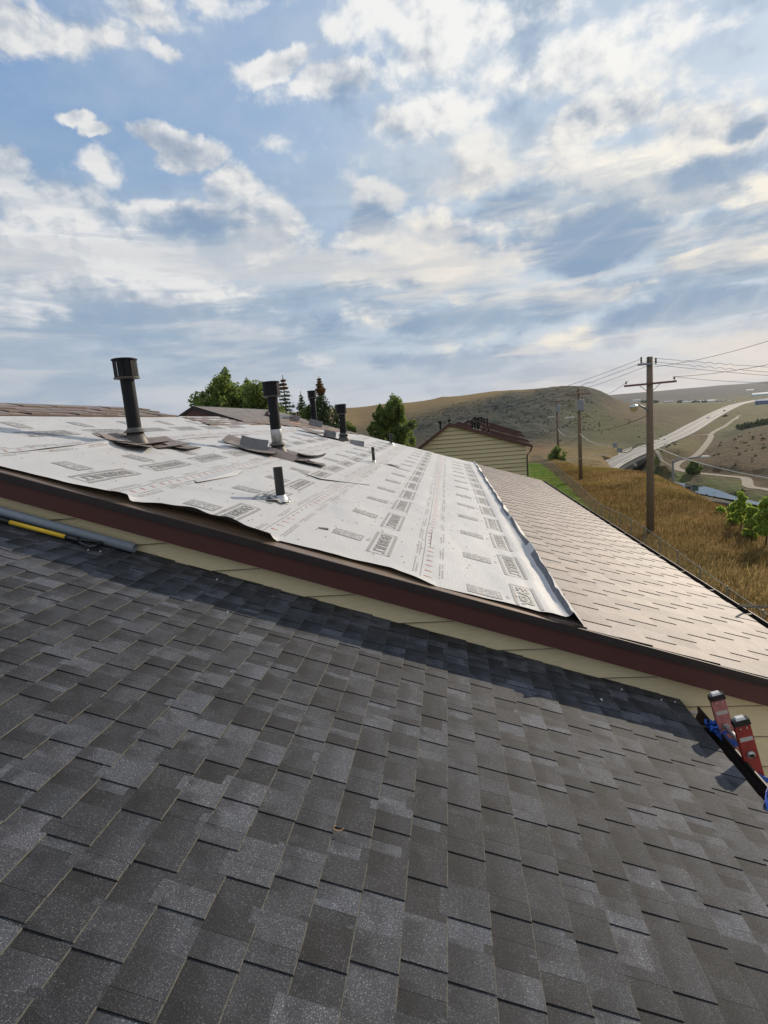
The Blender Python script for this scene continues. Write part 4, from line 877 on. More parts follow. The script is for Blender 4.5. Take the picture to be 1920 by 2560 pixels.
pile(-3.68, 6.1, [(.02, .05, .34, .8, .03, .02, .05, .1, 0), (.12, -.16, .30, .42, .045, .05, -.06, .5, 0), (-.05, -.22, .26, .38, .05, -.10, .02, -.1, 0), (.16, .38, .32, .5, .03, .03, 0, -.2, 0), (.30, .62, .25, .5, .02, .0, .0, .15, 0), (-.1, .30, .4, .4, .02, 0, 0, .3, 0)], 'torn brown shingles and buckled flashing at the foot of the leftmost flue')
pile(-2.67, 8.38, [(-.26, -.30, .34, .20, .09, 1.0, -.05, .25, 1), (-.55, -.1, .4, .3, .05, .25, 0, .1, 0), (-.25, -.45, .6, .25, .035, .05, 0, .1, 0), (.30, -.10, .46, .40, .05, .12, -.05, -.1, 0), (.52, .05, .36, .34, .075, -.15, -.22, .3, 0), (.12, -.36, .44, .26, .04, .35, .05, -.2, 0), (.60, -.15, .3, .3, .03, 0, -.05, .2, 0), (-.1, .3, .4, .4, .03, 0, 0, 0, 0)], 'torn brown shingles folded up round the steel-footed flue')
pile(-2.66, 13.87, [(-.30, -.15, .26, .20, .07, .95, -.05, .2, 1), (-.7, -.2, .5, .3, .05, .1, 0, .0, 0), (.40, -.30, .30, .18, .05, .6, -.1, .2, 1), (-.2, -.3, .5, .25, .03, 0, 0, .2, 0), (.25, .2, .4, .3, .04, 0, 0, .2, 0)], 'curled shingle scraps at the foot of the rightmost flue')
pile(-4.09, 16.8, [(.15, -.4, .34, .22, .08, 1.0, 0, .1, 1), (-.5, -.3, .3, .2, .07, .8, -.1, -.2, 0), (-.9, -.5, .6, .25, .05, .2, 0, .1, 1)], 'grey backed shingle scraps standing before the farthest flue')
# small round vent near the far shingles
e = empty('roof_vent', rooflvl(-4.95, 15.2, .05), label='low dark red dome vent behind the second flue', cat='roof vent'); mb = MB(); mb.lathe([(.16, 0), (.16, .08), (.10, .16), (.02, .18)], 16); mb.build('dome', M_FASCIA, e, smooth=True); mb = MB(); mb.lathe([(.2, -.05), (.2, 0.01)], 16); mb.build('base', M_DRIP, e)

# ------------------------------------------------------------------ things on the lower roof
def LR(x, y, h=0.): return np.array(RP(x, y, h, LO))
tb = MB(); a = LR(-3.95, 3.775, .050); b = LR(-2.405, 3.775, .050); d = (b-a)/np.linalg.norm(b-a); n = 24
u = np.array((0, 1., 0)); w = np.cross(d, u)
ring = lambda c, r: [c+r*(cos(2*pi*k/n)*u+sin(2*pi*k/n)*w) for k in range(n)]
V = ring(a, .036)+ring(b, .036)+ring(b, .027)+ring(b-d*.3, .027); tb.add(V, [(i*n+k, i*n+(k+1) % n, (i+1)*n+(k+1) % n, (i+1)*n+k) for i in range(3) for k in range(n)])
tag(tb.build('tube', M_PVC, smooth=True), 'grey blue hollow tube lying against the siding at left', 'tube')
sh = empty('roofing_tool', LR(-2.7, 3.70, 0), label='yellow and black long handled tool with D grip on the dark shingles', cat='shovel'); so_ = np.array(sh.location)
def toolp(x, y, h): return LR(x, y, h)-so_
mb = MB(); mb.tube([toolp(-4.2, 3.64, .035), toolp(-3.28, 3.655, .035)], .019, 12); mb.build('shaft', M_PLAS, sh, smooth=True)
mb = MB(); mb.tube([toolp(-3.29, 3.655, .035), toolp(-2.84, 3.668, .035)], .0165, 14); mb.build('handle', M_YEL, sh, smooth=True)
mb = MB(); mb.tube([toolp(-2.86, 3.667, .035), toolp(-2.80, 3.668, .035), toolp(-2.765, 3.668, .035)], [.020, .019, .016], 12)
g1 = [toolp(-2.77, 3.668, .035), toolp(-2.72, 3.71, .036), toolp(-2.635, 3.735, .038)]; g2 = [toolp(-2.77, 3.668, .035), toolp(-2.72, 3.625, .036), toolp(-2.635, 3.595, .038)]
mb.tube(g1, [.014, .011, .012], 10); mb.tube(g2, [.014, .011, .012], 10); mb.tube([toolp(-2.635, 3.745, .038), toolp(-2.618, 3.665, .040), toolp(-2.635, 3.585, .038)], [.013, .015, .013], 10)
mb.build('d_grip', M_PLAS, sh, smooth=True)
for i, (px, py, lb) in enumerate(((250, 1384, 'white scrap by the tool grip'), (541, 1454, 'tiny white chip on shaded shingles left of centre'), (1502, 1754, 'long white sliver in the shade below the siding'), (1652, 1755, 'white chip left of the two near the gutter corner'), (1686, 1760, 'white chip nearest the gutter corner'), (1553, 1729, 'white chip just under the siding edge'), (568, 1536, 'white chip in sunlight left of centre'), (220, 1380, 'small dot of white beside the tool grip'))):
    v = ray(px, py); t = LO/(v[2]+T*v[0]); p = v*t; mb = MB(); R = np.array(Matrix.Rotation(random.uniform(0, 3), 3, 'Z')); mb.box((0, 0, .006), (.028 if i == 2 else .012, .006, .005), R, taper=.6); mb.box((.004, .003, .010), (.008, .005, .004), R, taper=.5)
    o = mb.build('debris_scrap', M_WHITE); o.location = tuple(p+np.array((ST, 0, CT))*.010); tag(o, lb, 'scrap', 'white scraps scattered on the dark shingles')
v = ray(833, 2083); p = v*(LO/(v[2]+T*v[0])); mb = MB(); mb.tube([(-.004, .012, .002), (.004, .0, .005), (.016, -.006, .006), (.028, .0, .003), (.036, .006, .004)], .0016, 6); mb.tube([(-.006, .022, .002), (.004, .020, .004)], .0014, 6)
o = mb.build('dry_stalk', simple('straw', (.50, .28, .10), .7)); o.location = tuple(p+np.array((ST, 0, CT))*.010); tag(o, 'curled orange dry stalk on the charcoal shingles', 'stalk')
# ladder standing past the lower gutter
ld = empty('extension_ladder', (2.9, 3.3, -8), label='red fibreglass extension ladder tied to the lower gutter with blue strap', cat='ladder'); lo_ = np.array(ld.location)
LT1 = np.array((1.60, 3.46, -1.89)); LEAN = np.array((.262, 0, -1.)); LEAN /= np.linalg.norm(LEAN)   # direction down the rail
Ax = np.array((-LEAN[2], 0, LEAN[0])); Ax = np.array((LEAN[2]*-1, 0, LEAN[0]))   # across the web, in the XZ plane
def rail(y, m, inner, label):
    W2, Fl, th = .043, .03, .004; prof = [(-W2, 0), (W2, 0), (W2, Fl*inner), (W2-th, Fl*inner), (W2-th, th*inner), (-W2+th, th*inner), (-W2+th, Fl*inner), (-W2, Fl*inner)]; n = len(prof); mb = MB(); Ls = [0, 6.2]
    V = [np.array((LT1[0], y, LT1[2]))+LEAN*s+Ax*p[0]+np.array((0, p[1], 0))-lo_ for s in Ls for p in prof]
    mb.add(V, [(i, (i+1) % n, n+(i+1) % n, n+i) for i in range(n)]+[tuple(range(n)), tuple(range(2*n-1, n-1, -1))]); r = mb.build('rail', m, ld, label=label)
    c = MB(); B = np.array((LT1[0], y, LT1[2]))-lo_; Rm = np.stack([Ax, (0, 1, 0), -LEAN], 1)
    c.box(B+(0, inner*.014, 0)+LEAN*.008, (.094, .042, .034), Rm, taper=.94); c.build('end_cap', M_PLAS, r)
    c = MB(); c.box(B+(0, inner*.014, 0)-LEAN*.016, (.056, .034, .016), Rm, taper=.8); c.build('cap_pad', M_WHITE, r)
    c = MB()
    for (s, t_) in ((.045, -.018), (.045, .018)) + (((.10, -.018), (.14, .0), (.13, .02)) if inner < 0 else ()):
        q = B+LEAN*s+Ax*t_-np.array((0, .003 if inner > 0 else .0335*0+.003, 0)); c.lathe([(.005, -.002), (.005, .002), (.002, .003)], 8, q, R=np.array(((1, 0, 0), (0, 0, -1), (0, 1, 0))))
    c.build('rivets', M_ALU, r)
    c = MB(); 
    for s in ((.115, .42) if inner > 0 else (.62,)): c.box(B+LEAN*s+(0, -.0015, 0), (.072, .002, .026), Rm)
    c.build('warning_label', simple('worn_label', (.45, .42, .38), .6, var=.5, sc=130), r)
    return r
rail(3.46, M_RAILPINK, 1, 'faded pink far rail'); rail(3.165, M_RAILRED, 1, 'glossy red near rail')
for k in range(5):
    mb = MB(); q = np.array((LT1[0], 3.1, LT1[2]))+LEAN*(.215+.305*k)-lo_; mb.tube([q+(0, .05, 0), q+(0, .385, 0)], .0155, 16); mb.build('rung', M_ALU, ld, smooth=True)
    mb = MB(); Rr = np.array(((1, 0, 0), (0, 0, -1), (0, 1, 0))); mb.lathe([(.016, .0), (.023, .0), (.023, .008), (.016, .010), (.0145, -.01)], 18, q+(0, .063, 0), R=Rr, cap=False); mb.build('rung_collar', M_GALV, ld); mb = MB(); mb.lathe([(.016, .0), (.023, .0), (.023, .008), (.016, .010)], 18, q+(0, .357, 0), R=Rr, cap=False); mb.build('rung_collar', M_GALV, ld); mb = MB(); mb.lathe([(.0125, 0), (.0125, .004)], 14, q+(0, .0475, 0), R=Rr); mb.build('rung_hollow_shade', M_PLAS, ld)  # last piece is a black disc painting the shade inside the hollow rung
# blue straps
def band(pts, w, th, m, name, parent, nrm=(0, -1, 0)):
    mb = MB(); P_ = [np.array(p, float) for p in pts]; V = []
    for i, p in enumerate(P_):
        t = P_[min(i+1, len(P_)-1)]-P_[max(i-1, 0)]; t /= np.linalg.norm(t); nn = np.array(nrm, float); s = np.cross(t, nn); s /= np.linalg.norm(s)
        for a, b in ((-1, -1), (1, -1), (1, 1), (-1, 1)): V.append(p+s*w/2*a+nn*th/2*b)
    n = len(P_); mb.add(V, [(i*4+k, i*4+(k+1) % 4, (i+1)*4+(k+1) % 4, (i+1)*4+k) for i in range(n-1) for k in range(4)]+[(0, 1, 2, 3), ((n-1)*4+3, (n-1)*4+2, (n-1)*4+1, (n-1)*4)]); return mb.build(name, m, parent)
st = empty('blue_strap', (1.62, 3.6, -2.2), label='blue webbing strap knotted on the gutter end and wrapped round the ladder', cat='strap'); sto = np.array(st.location)
kp = aty(1782, 1818, 3.50); k2 = aty(1822, 1835, 3.44); k3 = aty(1852, 1862, 3.43)
band([kp-sto, aty(1800, 1834, 3.46)-sto, aty(1818, 1854, 3.44)-sto, aty(1836, 1858, 3.435)-sto, aty(1858, 1854, 3.43)-sto], .046, .003, M_STRAP, 'strap_band', st)
band([kp-sto, aty(1800, 1826, 3.47)-sto, aty(1818, 1832, 3.45)-sto], .016, .003, M_STRAP, 'strap_band', st)
band([aty(1889, 1937, 3.15)-sto, aty(1905, 1945, 3.15)-sto, aty(1925, 1953, 3.15)-sto, aty(1950, 1962, 3.15)-sto], .030, .003, M_STRAP, 'strap_band', st)
band([aty(1921, 1972, 2.86)-sto, aty(1915, 1990, 2.80)-sto, aty(1918, 2012, 2.74)-sto, aty(1930, 2030, 2.7)-sto], .045, .004, M_STRAP, 'strap_band', st)
kb = MB()
for j in range(7):
    c = kp+np.array((random.uniform(-.02, .012), random.uniform(-.04, .03), random.uniform(-.016, .022))); a = random.uniform(0, 6); kb.tube([c+.020*np.array((cos(a+q), .7*sin(2*q+a), sin(a+q)))-sto for q in np.linspace(0, 5.2, 12)], .008, 7)
kb.build('knot', M_STRAP, st, smooth=True)
# white flashing bit at the roof corner
mb = MB(); a = aty(1731, 1787, 3.80); b = aty(1757, 1789, 3.80); mb.hexa([a, b, b+(0, .05, 0), a+(0, .05, 0), a+(0, 0, .006), b+(0, 0, .006), b+(0, .05, .006), a+(0, .05, .006)]); hobj(mb, 'kickout_flashing', M_WHITE)

# ------------------------------------------------------------------ trees
def leaf_cloud(blobs, n, size, flat=.6):
    w = np.array([b[3]*b[4]*b[5] for b in blobs])**.7; w /= w.sum(); idx = rng.choice(len(blobs), n, p=w); B = np.array(blobs)[idx]
    d = rng.normal(size=(n, 3)); d /= np.linalg.norm(d, axis=1)[:, None]; r = rng.random(n)**.45*(.82+.3*rng.random(n)); C = B[:, :3]+d*r[:, None]*B[:, 3:6]
    a = rng.normal(size=(n, 3)); a /= np.linalg.norm(a, axis=1)[:, None]; b = np.cross(a, rng.normal(size=(n, 3))); b /= np.linalg.norm(b, axis=1)[:, None]
    s = size*(.6+.8*rng.random(n))[:, None]; V = np.stack([C-a*s, C+b*s*flat, C+a*s, C-b*s*flat], 1).reshape(-1, 3)
    Q_ = np.arange(4*n).reshape(n, 4); tone = np.clip(rng.random(n)*.9+.1*idx % 2*.3, 0, 1); col = np.repeat(np.stack([tone]*3, 1), 4, 0); return V, Q_, col
def broad_tree(x, y, zb, H, R, label, group, n=14000, size=.09, mat=None, seed=0, low=.25, name='broadleaf_tree'):
    r = random.Random(seed); e = empty(name, (x, y, zb), label=label, cat='tree', group=group); bl = []; low = max(.12, 1-3.6*R/H)
    mb = MB(); mb.tube([(0, 0, 0), (.05, 0, H*.3), (-.05, .05, H*.55), (0, 0, H*.8)], [R*.09, R*.07, R*.045, .03], 8)
    for k in range(34):
        tt_ = (k+.5)/34; t = low+(.97-low)*tt_; rad = R*(math.sin(pi*(.25+.68*tt_))**.6)*r.uniform(.1, .95); a = r.random()*6.28
        c = (rad*cos(a), rad*sin(a), H*t); s = R*r.uniform(.20, .42)*(1.1-.35*tt_); bl.append((*c, s, s, s*.95))
        if k < 12: mb.tube([(0, 0, H*t*.8), (c[0]*.5, c[1]*.5, H*t*.9), c], [R*.03, R*.02, .015], 5)
    for k in range(12): t = 1-r.uniform(0, .5)*(1-low); a = r.random()*6.28; q = R*.8*min(1, (1-t)/(1-low)*2+.08); bl.append((q*cos(a), q*sin(a), H*t, R*.13, R*.13, R*.24))
    mb.build('trunk', M_BARK, e); V, Qd, col = leaf_cloud(bl, int(n*1.5), size); quads('crown', V, Qd, mat or M_LF, e, col=col); return e
def spruce(x, y, zb, H, R, label, group, rust=0., n=9000, seed=1):
    r = random.Random(seed); e = empty('spruce_tree', (x, y, zb), label=label, cat='tree', group=group); mb = MB(); mb.tube([(0, 0, 0), (0, 0, H)], [R*.08, .02], 8)
    bl = []; rb = []; z = max(H*.12, H-R*5)
    while z < H*.985:
        t = z/H; rad = R*min(1, (H-z)/(R*4.2))**.85*r.uniform(.6, 1.3)+.03
        for k in range(7):
            a = k*.9+r.random()*.7; L = rad*r.uniform(.6, 1.15); mb.tube([(0, 0, z), (L*cos(a), L*sin(a), z-.10*L)], [.03, .01], 4)
            tp = .35+.65*min(1, (H-z)/(R*1.6))
            for q in (.35, .65, .95): (rb if H-z < rust*R*5 and r.random() < .6 else bl).append((L*q*cos(a), L*q*sin(a), z-.08*L*q, (.14+.14*L)*tp, (.14+.14*L)*tp, (.12+.05*L)*tp))
        z += max(.16, R*.11)
    bl.append((0, 0, H*.97, .06, .06, H*.03)); mb.build('trunk', M_BARK, e); V, Qd, col = leaf_cloud(bl, n, .085, .35); quads('crown', V, Qd, M_SPR, e, col=col)
    if rb: V, Qd, col = leaf_cloud(rb, int(n*.28), .06, .5); quads('cones', V, Qd, M_RUST, e, col=col)
    return e
def tree_at(px_, py_top, y, fn, R, *a, zb=-8.6, **k):
    p = aty(px_, py_top, y); return fn(p[0], y, zb, p[2]-zb, R, *a, **k)
G1 = 'trees behind the house'
tree_at(572, 936, 32, broad_tree, 2.35, 'tallest leafy green tree left of the second flue', G1, n=20000, seed=3, low=.45)
tree_at(512, 985, 33, broad_tree, 1.5, 'lower leafy tree at the left end of the tree row', G1, n=8000, seed=5, low=.5)
tree_at(650, 952, 31, broad_tree, 2.3, 'leafy tree directly behind the second flue cap', G1, n=17000, seed=8, low=.45)
tree_at(538, 958, 33.5, broad_tree, 2.0, 'rounded leafy tree between the lowest and the tallest at left', G1, n=14000, seed=21, low=.45)
tree_at(612, 960, 34, broad_tree, 1.9, 'leafy tree filling the gap left of the second flue', G1, n=14000, seed=11, low=.45)
tree_at(775, 1000, 36, broad_tree, .95, 'small leafy tree between the two spruces', G1, n=6000, seed=9, low=.5)
tree_at(868, 1050, 40, broad_tree, 1.6, 'low leafy bush crown behind the rightmost flue', G1, n=9000, seed=12, low=.45, mat=M_LF)
tree_at(706, 937, 38, spruce, 2.3, 'dark spruce with a thin rusty tip behind the second flue', G1, rust=.09, n=26000, seed=4)
tree_at(797, 941, 36, spruce, 1.35, 'spruce with a rusty brown top beside the farthest flue', G1, rust=.17, n=15000, seed=6)
tree_at(751, 978, 37, spruce, .8, 'slim small spruce between the taller two', G1, n=4000, seed=7)
tree_at(838, 1010, 37, spruce, .9, 'short sparse spruce right of the farthest flue', G1, n=4000, seed=14)
tree_at(985, 996, 42, broad_tree, 2.0, 'full green poplar standing alone left of the cream gable', G1, n=20000, seed=15, low=.35)
tree_at(945, 1012, 41, broad_tree, .85, 'narrow green poplar joined to the left of the full one', G1, n=6000, seed=16, low=.35)
G2 = 'sunlit bushes on the bank'
def bush(px_, py_, y, R, H, label, n, seed, mat=M_LFY, size=.075, group=G2, name='bush'):
    p = aty(px_, py_, y); zg = gh(p[0], y); return broad_tree(p[0], y, min(zg, p[2]-H), H, R, label, group, n=n, size=size, mat=mat, seed=seed, low=.25, name=name)
bush(1853, 1229, 36, .50, 2.6, 'slim sunlit yellow green sapling at the field edge', 2600, 31); bush(1800, 1268, 42, .6, 1.6, 'lowest pale bush by the guardrail', 1500, 32); bush(1835, 1258, 38, .6, 2.2, 'rounded bush at the foot of the slim sapling', 2200, 33)
bush(1918, 1240, 32, .55, 2.8, 'largest sunlit bush at the right edge of the view', 5200, 34); bush(1880, 1266, 34, .5, 2.2, 'sunlit bush between the sapling and the largest bush', 3000, 35); bush(1985, 1240, 32, 1.0, 3.4, 'sunlit bush just past the right edge of the view', 4000, 39)
bush(1735, 1154, 225, 2.6, 4.6, 'single dark round bush inside the bend of the dirt track', 1500, 36, M_LF, .5, 'valley bushes'); bush(1393, 1118, 97, 1.7, 3.4, 'dull brown bush at the foot of the third pole', 2500, 37, M_LF, .14, 'valley bushes')
bush(1814, 1038, 640, 3, 5, 'tiny dark bush beside the highway', 300, 38, M_SPR, .9, 'valley bushes')
# hillside scrub as stuff
def scrub(name, specs, mat, size):
    Vs, Qs, Cs = [], [], []; n0 = 0
    for (px0, px1, py0, py1, r0, r1, cnt, s) in specs:
        for _ in range(cnt):
            a0 = math.atan2(*ray(random.uniform(px0, px1), 1100)[:2]); r = random.uniform(r0, r1); x, y = r*sin(a0), r*cos(a0); z = gh_fast(x, y); k = s*random.uniform(.6, 1.5)
            V, Q_, c = leaf_cloud([(x, y, z+k*.3, k, k, k*.6)], 26, k*.35); Vs.append(V); Qs.append(Q_+n0); Cs.append(c*.7); n0 += len(V)
    quads(name, np.concatenate(Vs), np.concatenate(Qs), mat, col=np.concatenate(Cs), kind='stuff', label='dark low scrub scattered over the hillsides and gullies', cat='scrub')
_gx = {}
def gh_fast(x, y): return gh(x, y)
scrub('hillside_scrub', [(1000, 1500, 0, 0, 420, 600, 380, .8), (1850, 1960, 0, 0, 420, 480, 110, 2.6), (1560, 1700, 0, 0, 250, 420, 25, .7), (1640, 1860, 0, 0, 192, 202, 110, .6), (1350, 1600, 0, 0, 350, 600, 45, .6), (1760, 1930, 0, 0, 240, 330, 30, .7)], M_SCRUB, 1)

# ------------------------------------------------------------------ grasses
def blades(name, n, ylo, yhi, xlo, xhi, h0, h1, wd, colf, side, label, cat, lean=.25):
    Y = ylo+(yhi-ylo)*rng.random(n)**.95; X = xlo(Y)+(xhi(Y)-xlo(Y))*rng.random(n); X = np.asarray(X)
    z, _, _ = ground_h(X, Y, True); keep = z > -11.5
    X, Y, z = X[keep], Y[keep], z[keep]; n = len(X); clump = vnoise(X, Y, 1.6, 91)*.6+vnoise(X, Y, .6, 92)*.4
    h = (h0+(h1-h0)*rng.random(n))*(.55+.9*clump); a = rng.random(n)*6.28; w = wd*(.6+.8*rng.random(n)); lx = (rng.normal(size=n)*lean+.12)*h; ly = rng.normal(size=n)*lean*h
    dx, dy = np.cos(a)*w, np.sin(a)*w; B = np.stack([X, Y, z-.05], 1)
    V = np.stack([B-np.stack([dx, dy, 0*dx], 1)*.4, B+np.stack([dx, dy, 0*dx], 1)*.4, B+np.stack([lx*.6+dx*.6, ly*.6+dy*.6, h*.7], 1), B+np.stack([lx, ly, h], 1), ], 1)
    V2 = B+np.stack([lx*.6-dx*.6, ly*.6-dy*.6, h*.7], 1); V = np.concatenate([V[:, :2], V[:, 2:3], V[:, 3:4], V2[:, None]], 1).reshape(-1, 3)
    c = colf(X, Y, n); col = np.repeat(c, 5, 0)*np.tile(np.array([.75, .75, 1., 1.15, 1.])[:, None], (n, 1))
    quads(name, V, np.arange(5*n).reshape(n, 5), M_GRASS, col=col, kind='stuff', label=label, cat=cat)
def gold_col(X, Y, n):
    p = vnoise(X, Y, 8, 95)*.55+vnoise(X, Y, 2.5, 96)*.45; q = rng.random(n)[:, None]*.8+.1; g = np.clip((p-.48)*4, 0, 1)[:, None]*.85; r = np.clip((vnoise(X, Y, 5, 97)-.5)*4, 0, 1)[:, None]
    c = np.array((.25, .168, .066))*(1-g)+np.array((.20, .19, .035))*g; c = c*(1-.55*r)+np.array((.15, .075, .028))*.55*r; c = c*(.65+.6*q); dk_ = np.clip((vnoise(X, Y, 3.2, 93)-.5)*4, 0, 1)[:, None]; c = c*(1-.38*dk_); pale = (rng.random(n) < .15+.35*np.clip((vnoise(X, Y, 4, 99)-.55)*4, 0, 1))[:, None]; return np.where(pale, np.array((.42, .30, .13))*(.8+.4*q), c)
def crest_x(Y): return np.interp(Y, [10, 30, 45, 60, 75, 105], [40, 42, 44, 40, 36, 34])
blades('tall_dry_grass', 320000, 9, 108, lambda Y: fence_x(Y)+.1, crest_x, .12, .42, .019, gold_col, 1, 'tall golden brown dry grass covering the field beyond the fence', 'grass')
def lawn_col(X, Y, n): q = rng.random(n)[:, None]; y = np.clip(vnoise(X, Y, 5, 98)*1.6-.6, 0, 1)[:, None]; return (np.array((.14, .25, .025))*(1-y)+np.array((.23, .24, .045))*y)*(.7+.6*q)
blades('lawn_grass', 60000, 16, 100, lambda Y: fence_x(Y)-7, lambda Y: fence_x(Y)-.1, .05, .13, .02, lawn_col, -1, 'short bright green lawn grass beside the houses', 'lawn')

# ------------------------------------------------------------------ fence
fe = empty('chain_link_fence', (FL[0][0], FL[0][1], -8), label='grey chain link fence between the lawn and the golden field', cat='fence'); fo = np.array(fe.location)
seg = np.concatenate([[0], np.cumsum(np.hypot(*np.diff(FL, axis=0).T))]); tot = seg[-1]
def fp(s): return np.array((np.interp(s, seg, FL[:, 0]), np.interp(s, seg, FL[:, 1])))
FH = 1.25
ss_ = np.arange(0, tot, .8); pts = np.array([fp(s) for s in ss_]); gz = ground_h(pts[:, 0], pts[:, 1])
def fz(s): return float(np.interp(s, ss_, gz))
rl = MB(); rl.tube([np.array((*fp(s), fz(s)+FH))-fo for s in ss_[::3]], .014, 5); rl.build('top_rail', M_FENCE, fe)
pm = MB(); pm.lathe([(.028, -.3), (.028, FH+.02), (.036, FH+.03), (.02, FH+.06)], 10); pme = pm.mesh('fence_post', M_FENCE); s = .5
while s < tot:
    o = link('post', pme, fe); p = fp(s); o.location = tuple(np.array((p[0], p[1], fz(s)))-fo); s += 2.6
cw = MB(); Vw = []; Fw = []
for dirn in (1, -1):
    for s in np.arange(0, tot-FH, .14):
        s0, s1 = (s, s+FH) if dirn > 0 else (s+FH, s); a = np.array((*fp(s0), fz(s0)+.03)); b = np.array((*fp(s1), fz(s1)+FH)); w = .0028; n = len(Vw)
        Vw += [a+(0, w, 0), a+(0, -w, w), a+(w, 0, -w), b+(0, w, 0), b+(0, -w, w), b+(w, 0, -w)]; Fw += [(n, n+1, n+4, n+3), (n+1, n+2, n+5, n+4), (n+2, n, n+3, n+5)]
quads('wire_mesh', np.array(Vw)-fo, np.array(Fw), M_FENCE, fe, kind='stuff')

# ------------------------------------------------------------------ utility poles, wires
def pole(px_, pyb, zb, H, r, label):
    p = atz(px_, pyb, zb); e = empty('utility_pole', (p[0], p[1], zb), label=label, cat='utility pole', group='wooden utility poles beyond the fence')
    mb = MB(); mb.tube([(0, 0, -.5), (0, 0, H*.5), (0, 0, H)], [r*1.12, r, r*.82], 16); mb.build('shaft', M_POLE, e, smooth=True); return e, p
def crossarm(e, z, L, ang, m=M_ARM, brace=True, thick=.11):
    R = [[cos(ang), -sin(ang), 0], [sin(ang), cos(ang), 0], [0, 0, 1]]; mb = MB(); off = np.array(R)@np.array((0, -.20, 0)); mb.box(off+(0, 0, z), (L, thick*.85, thick), R); a = mb.build('crossarm', m, e)
    for s in (-1, 1):
        q = np.array(R)@np.array((s*(L/2-.12), -.20, 0)); i = MB(); i.lathe([(.012, z), (.012, z+.12), (.05, z+.13), (.065, z+.17), (.035, z+.20), (.05, z+.23), (.02, z+.27)], 10, (q[0], q[1], 0)); i.build('insulator', M_INS, e)
        if brace: b = MB(); c = np.array(R)@np.array((s*.55, -.2, 0)); b.tube([(c[0], c[1], z-.04), tuple(off*.6+np.array((0, 0, z-.55)))], .018, 6); b.build('brace', M_ARM if not brace else M_POLE, e)
e1, p1 = pole(1626, 1337, -8.0, 10.55, .20, 'nearest tall wooden utility pole with red crossarm and street lamp')
e2, p2 = pole(1452, 1201, -8.5, 10.7, .21, 'middle wooden utility pole carrying a grey transformer can')
e3, p3 = pole(1396, 1145, -8.7, 10.4, .20, 'farthest wooden utility pole, smallest of the three')
vx = RM[0]  # rough facing
crossarm(e1, 9.02, 2.75, RAD(-18)); crossarm(e2, 10.0, 2.6, RAD(-18), thick=.10); crossarm(e3, 10.05, 2.6, RAD(-18), thick=.12)
def can(e, z, r, h, dx):
    mb = MB(); mb.lathe([(r, z), (r, z+h), (r*.9, z+h+.06), (.05, z+h+.09)], 18, (dx, -.45, 0)); t = mb.build('transformer', M_GREY, e)
    for a in (.2, -.2): b = MB(); b.lathe([(.04, z+h), (.06, z+h+.1), (.03, z+h+.2), (.05, z+h+.28)], 8, (dx+a, -.45, 0)); b.build('bushing', M_INS, t)
    b = MB(); b.box((dx, -.22, z+h*.5), (.12, .3, .3)); b.build('bracket', M_GREY, t)
can(e2, 8.15, .37, 1.15, .1); can(e3, 8.2, .36, 1.15, .12)
# pole-top hardware on the nearest pole
hw = MB(); hw.box((-.35, -.2, 10.15), (.75, .10, .12)); hw.box((-.15, -.2, 10.4), (.12, .1, .12)); hw.build('top_bracket', M_GREY, e1)
for (dx, z) in ((-.55, 10.22), (-.15, 10.2), (.25, 10.1)): i = MB(); i.lathe([(.015, z), (.06, z+.05), (.035, z+.1), (.07, z+.15), (.035, z+.2), (.06, z+.27), (.02, z+.36)], 10, (dx, -.25, 0)); i.build('insulator', M_INS, e1)
# street lamp luminaire on the pole
lm = MB(); lm.tube([(-.1, -.1, 7.45), (-.35, -.12, 7.68), (-.6, -.15, 7.82), (-.85, -.15, 7.86)], [.06, .055, .05, .05], 10); arm = lm.build('lamp_arm', M_GREY, e1, smooth=True)
lm = MB(); lm.lathe([(.27, 7.76), (.25, 7.81), (.12, 7.91), (.05, 7.93)], 20, (-.95, -.15, 0)); lm.build('lamp_hood', M_ALU, e1, smooth=True)
lm = MB(); lm.lathe([(.12, 7.50), (.16, 7.52), (.23, 7.74), (.25, 7.76)], 20, (-.95, -.15, 0)); lm.build('lamp_lens', simple('amber_glass', (.62, .48, .30), .25, spec=.8), e1, smooth=True)
for e, x in ((e2, -.1), (e3, -.1)): lm = MB(); lm.tube([(x, -.1, 7.1), (-.7, -.4, 7.45)], .05, 6); lm.box((-1.2, -.5, 7.46), (1.1, .3, .12)); lm.lathe([(.10, 7.15), (.15, 7.2), (.18, 7.4)], 10, (-1.5, -.5, 0)); lm.build('lamp', M_ALU, e)
def cable(A, B, sag, r, m, label, grp='overhead wires', n=22, wig=None):
    A, B = np.array(A), np.array(B); pts = []
    for t in np.linspace(0, 1, n if not wig else 90):
        p = A+(B-A)*t; p[2] -= sag*4*t*(1-t)
        if wig and wig[0] < t < wig[1]: p[2] += .045*math.sin(t*wig[2])
        pts.append(p)
    mb = MB(); o0 = A.copy(); mb.tube([p-o0 for p in pts], r, 5); o = mb.build('overhead_wire', m); o.location = tuple(o0); return tag(o, label, 'wire', grp)
top = np.array(p1)
def at1(dx, z): return np.array((p1[0]+dx, p1[1]-.2, -8+z))
h_end = aty(990, 1040, 60)
cable(at1(-.6, 10.45), aty(985, 1030, 60), 1.2, .011, M_WIRE, 'uppermost of three parallel lines leaving the nearest pole to the left', wig=(.18, .42, 190)); cable(at1(-.3, 10.3), aty(985, 1035, 60), 1.3, .011, M_WIRE, 'middle of three parallel lines leaving the nearest pole to the left', wig=(.12, .36, 190)); cable(at1(0, 10.1), aty(990, 1042, 60), 1.3, .011, M_WIRE, 'lowest of three parallel lines leaving the nearest pole to the left', wig=(.14, .40, 190))
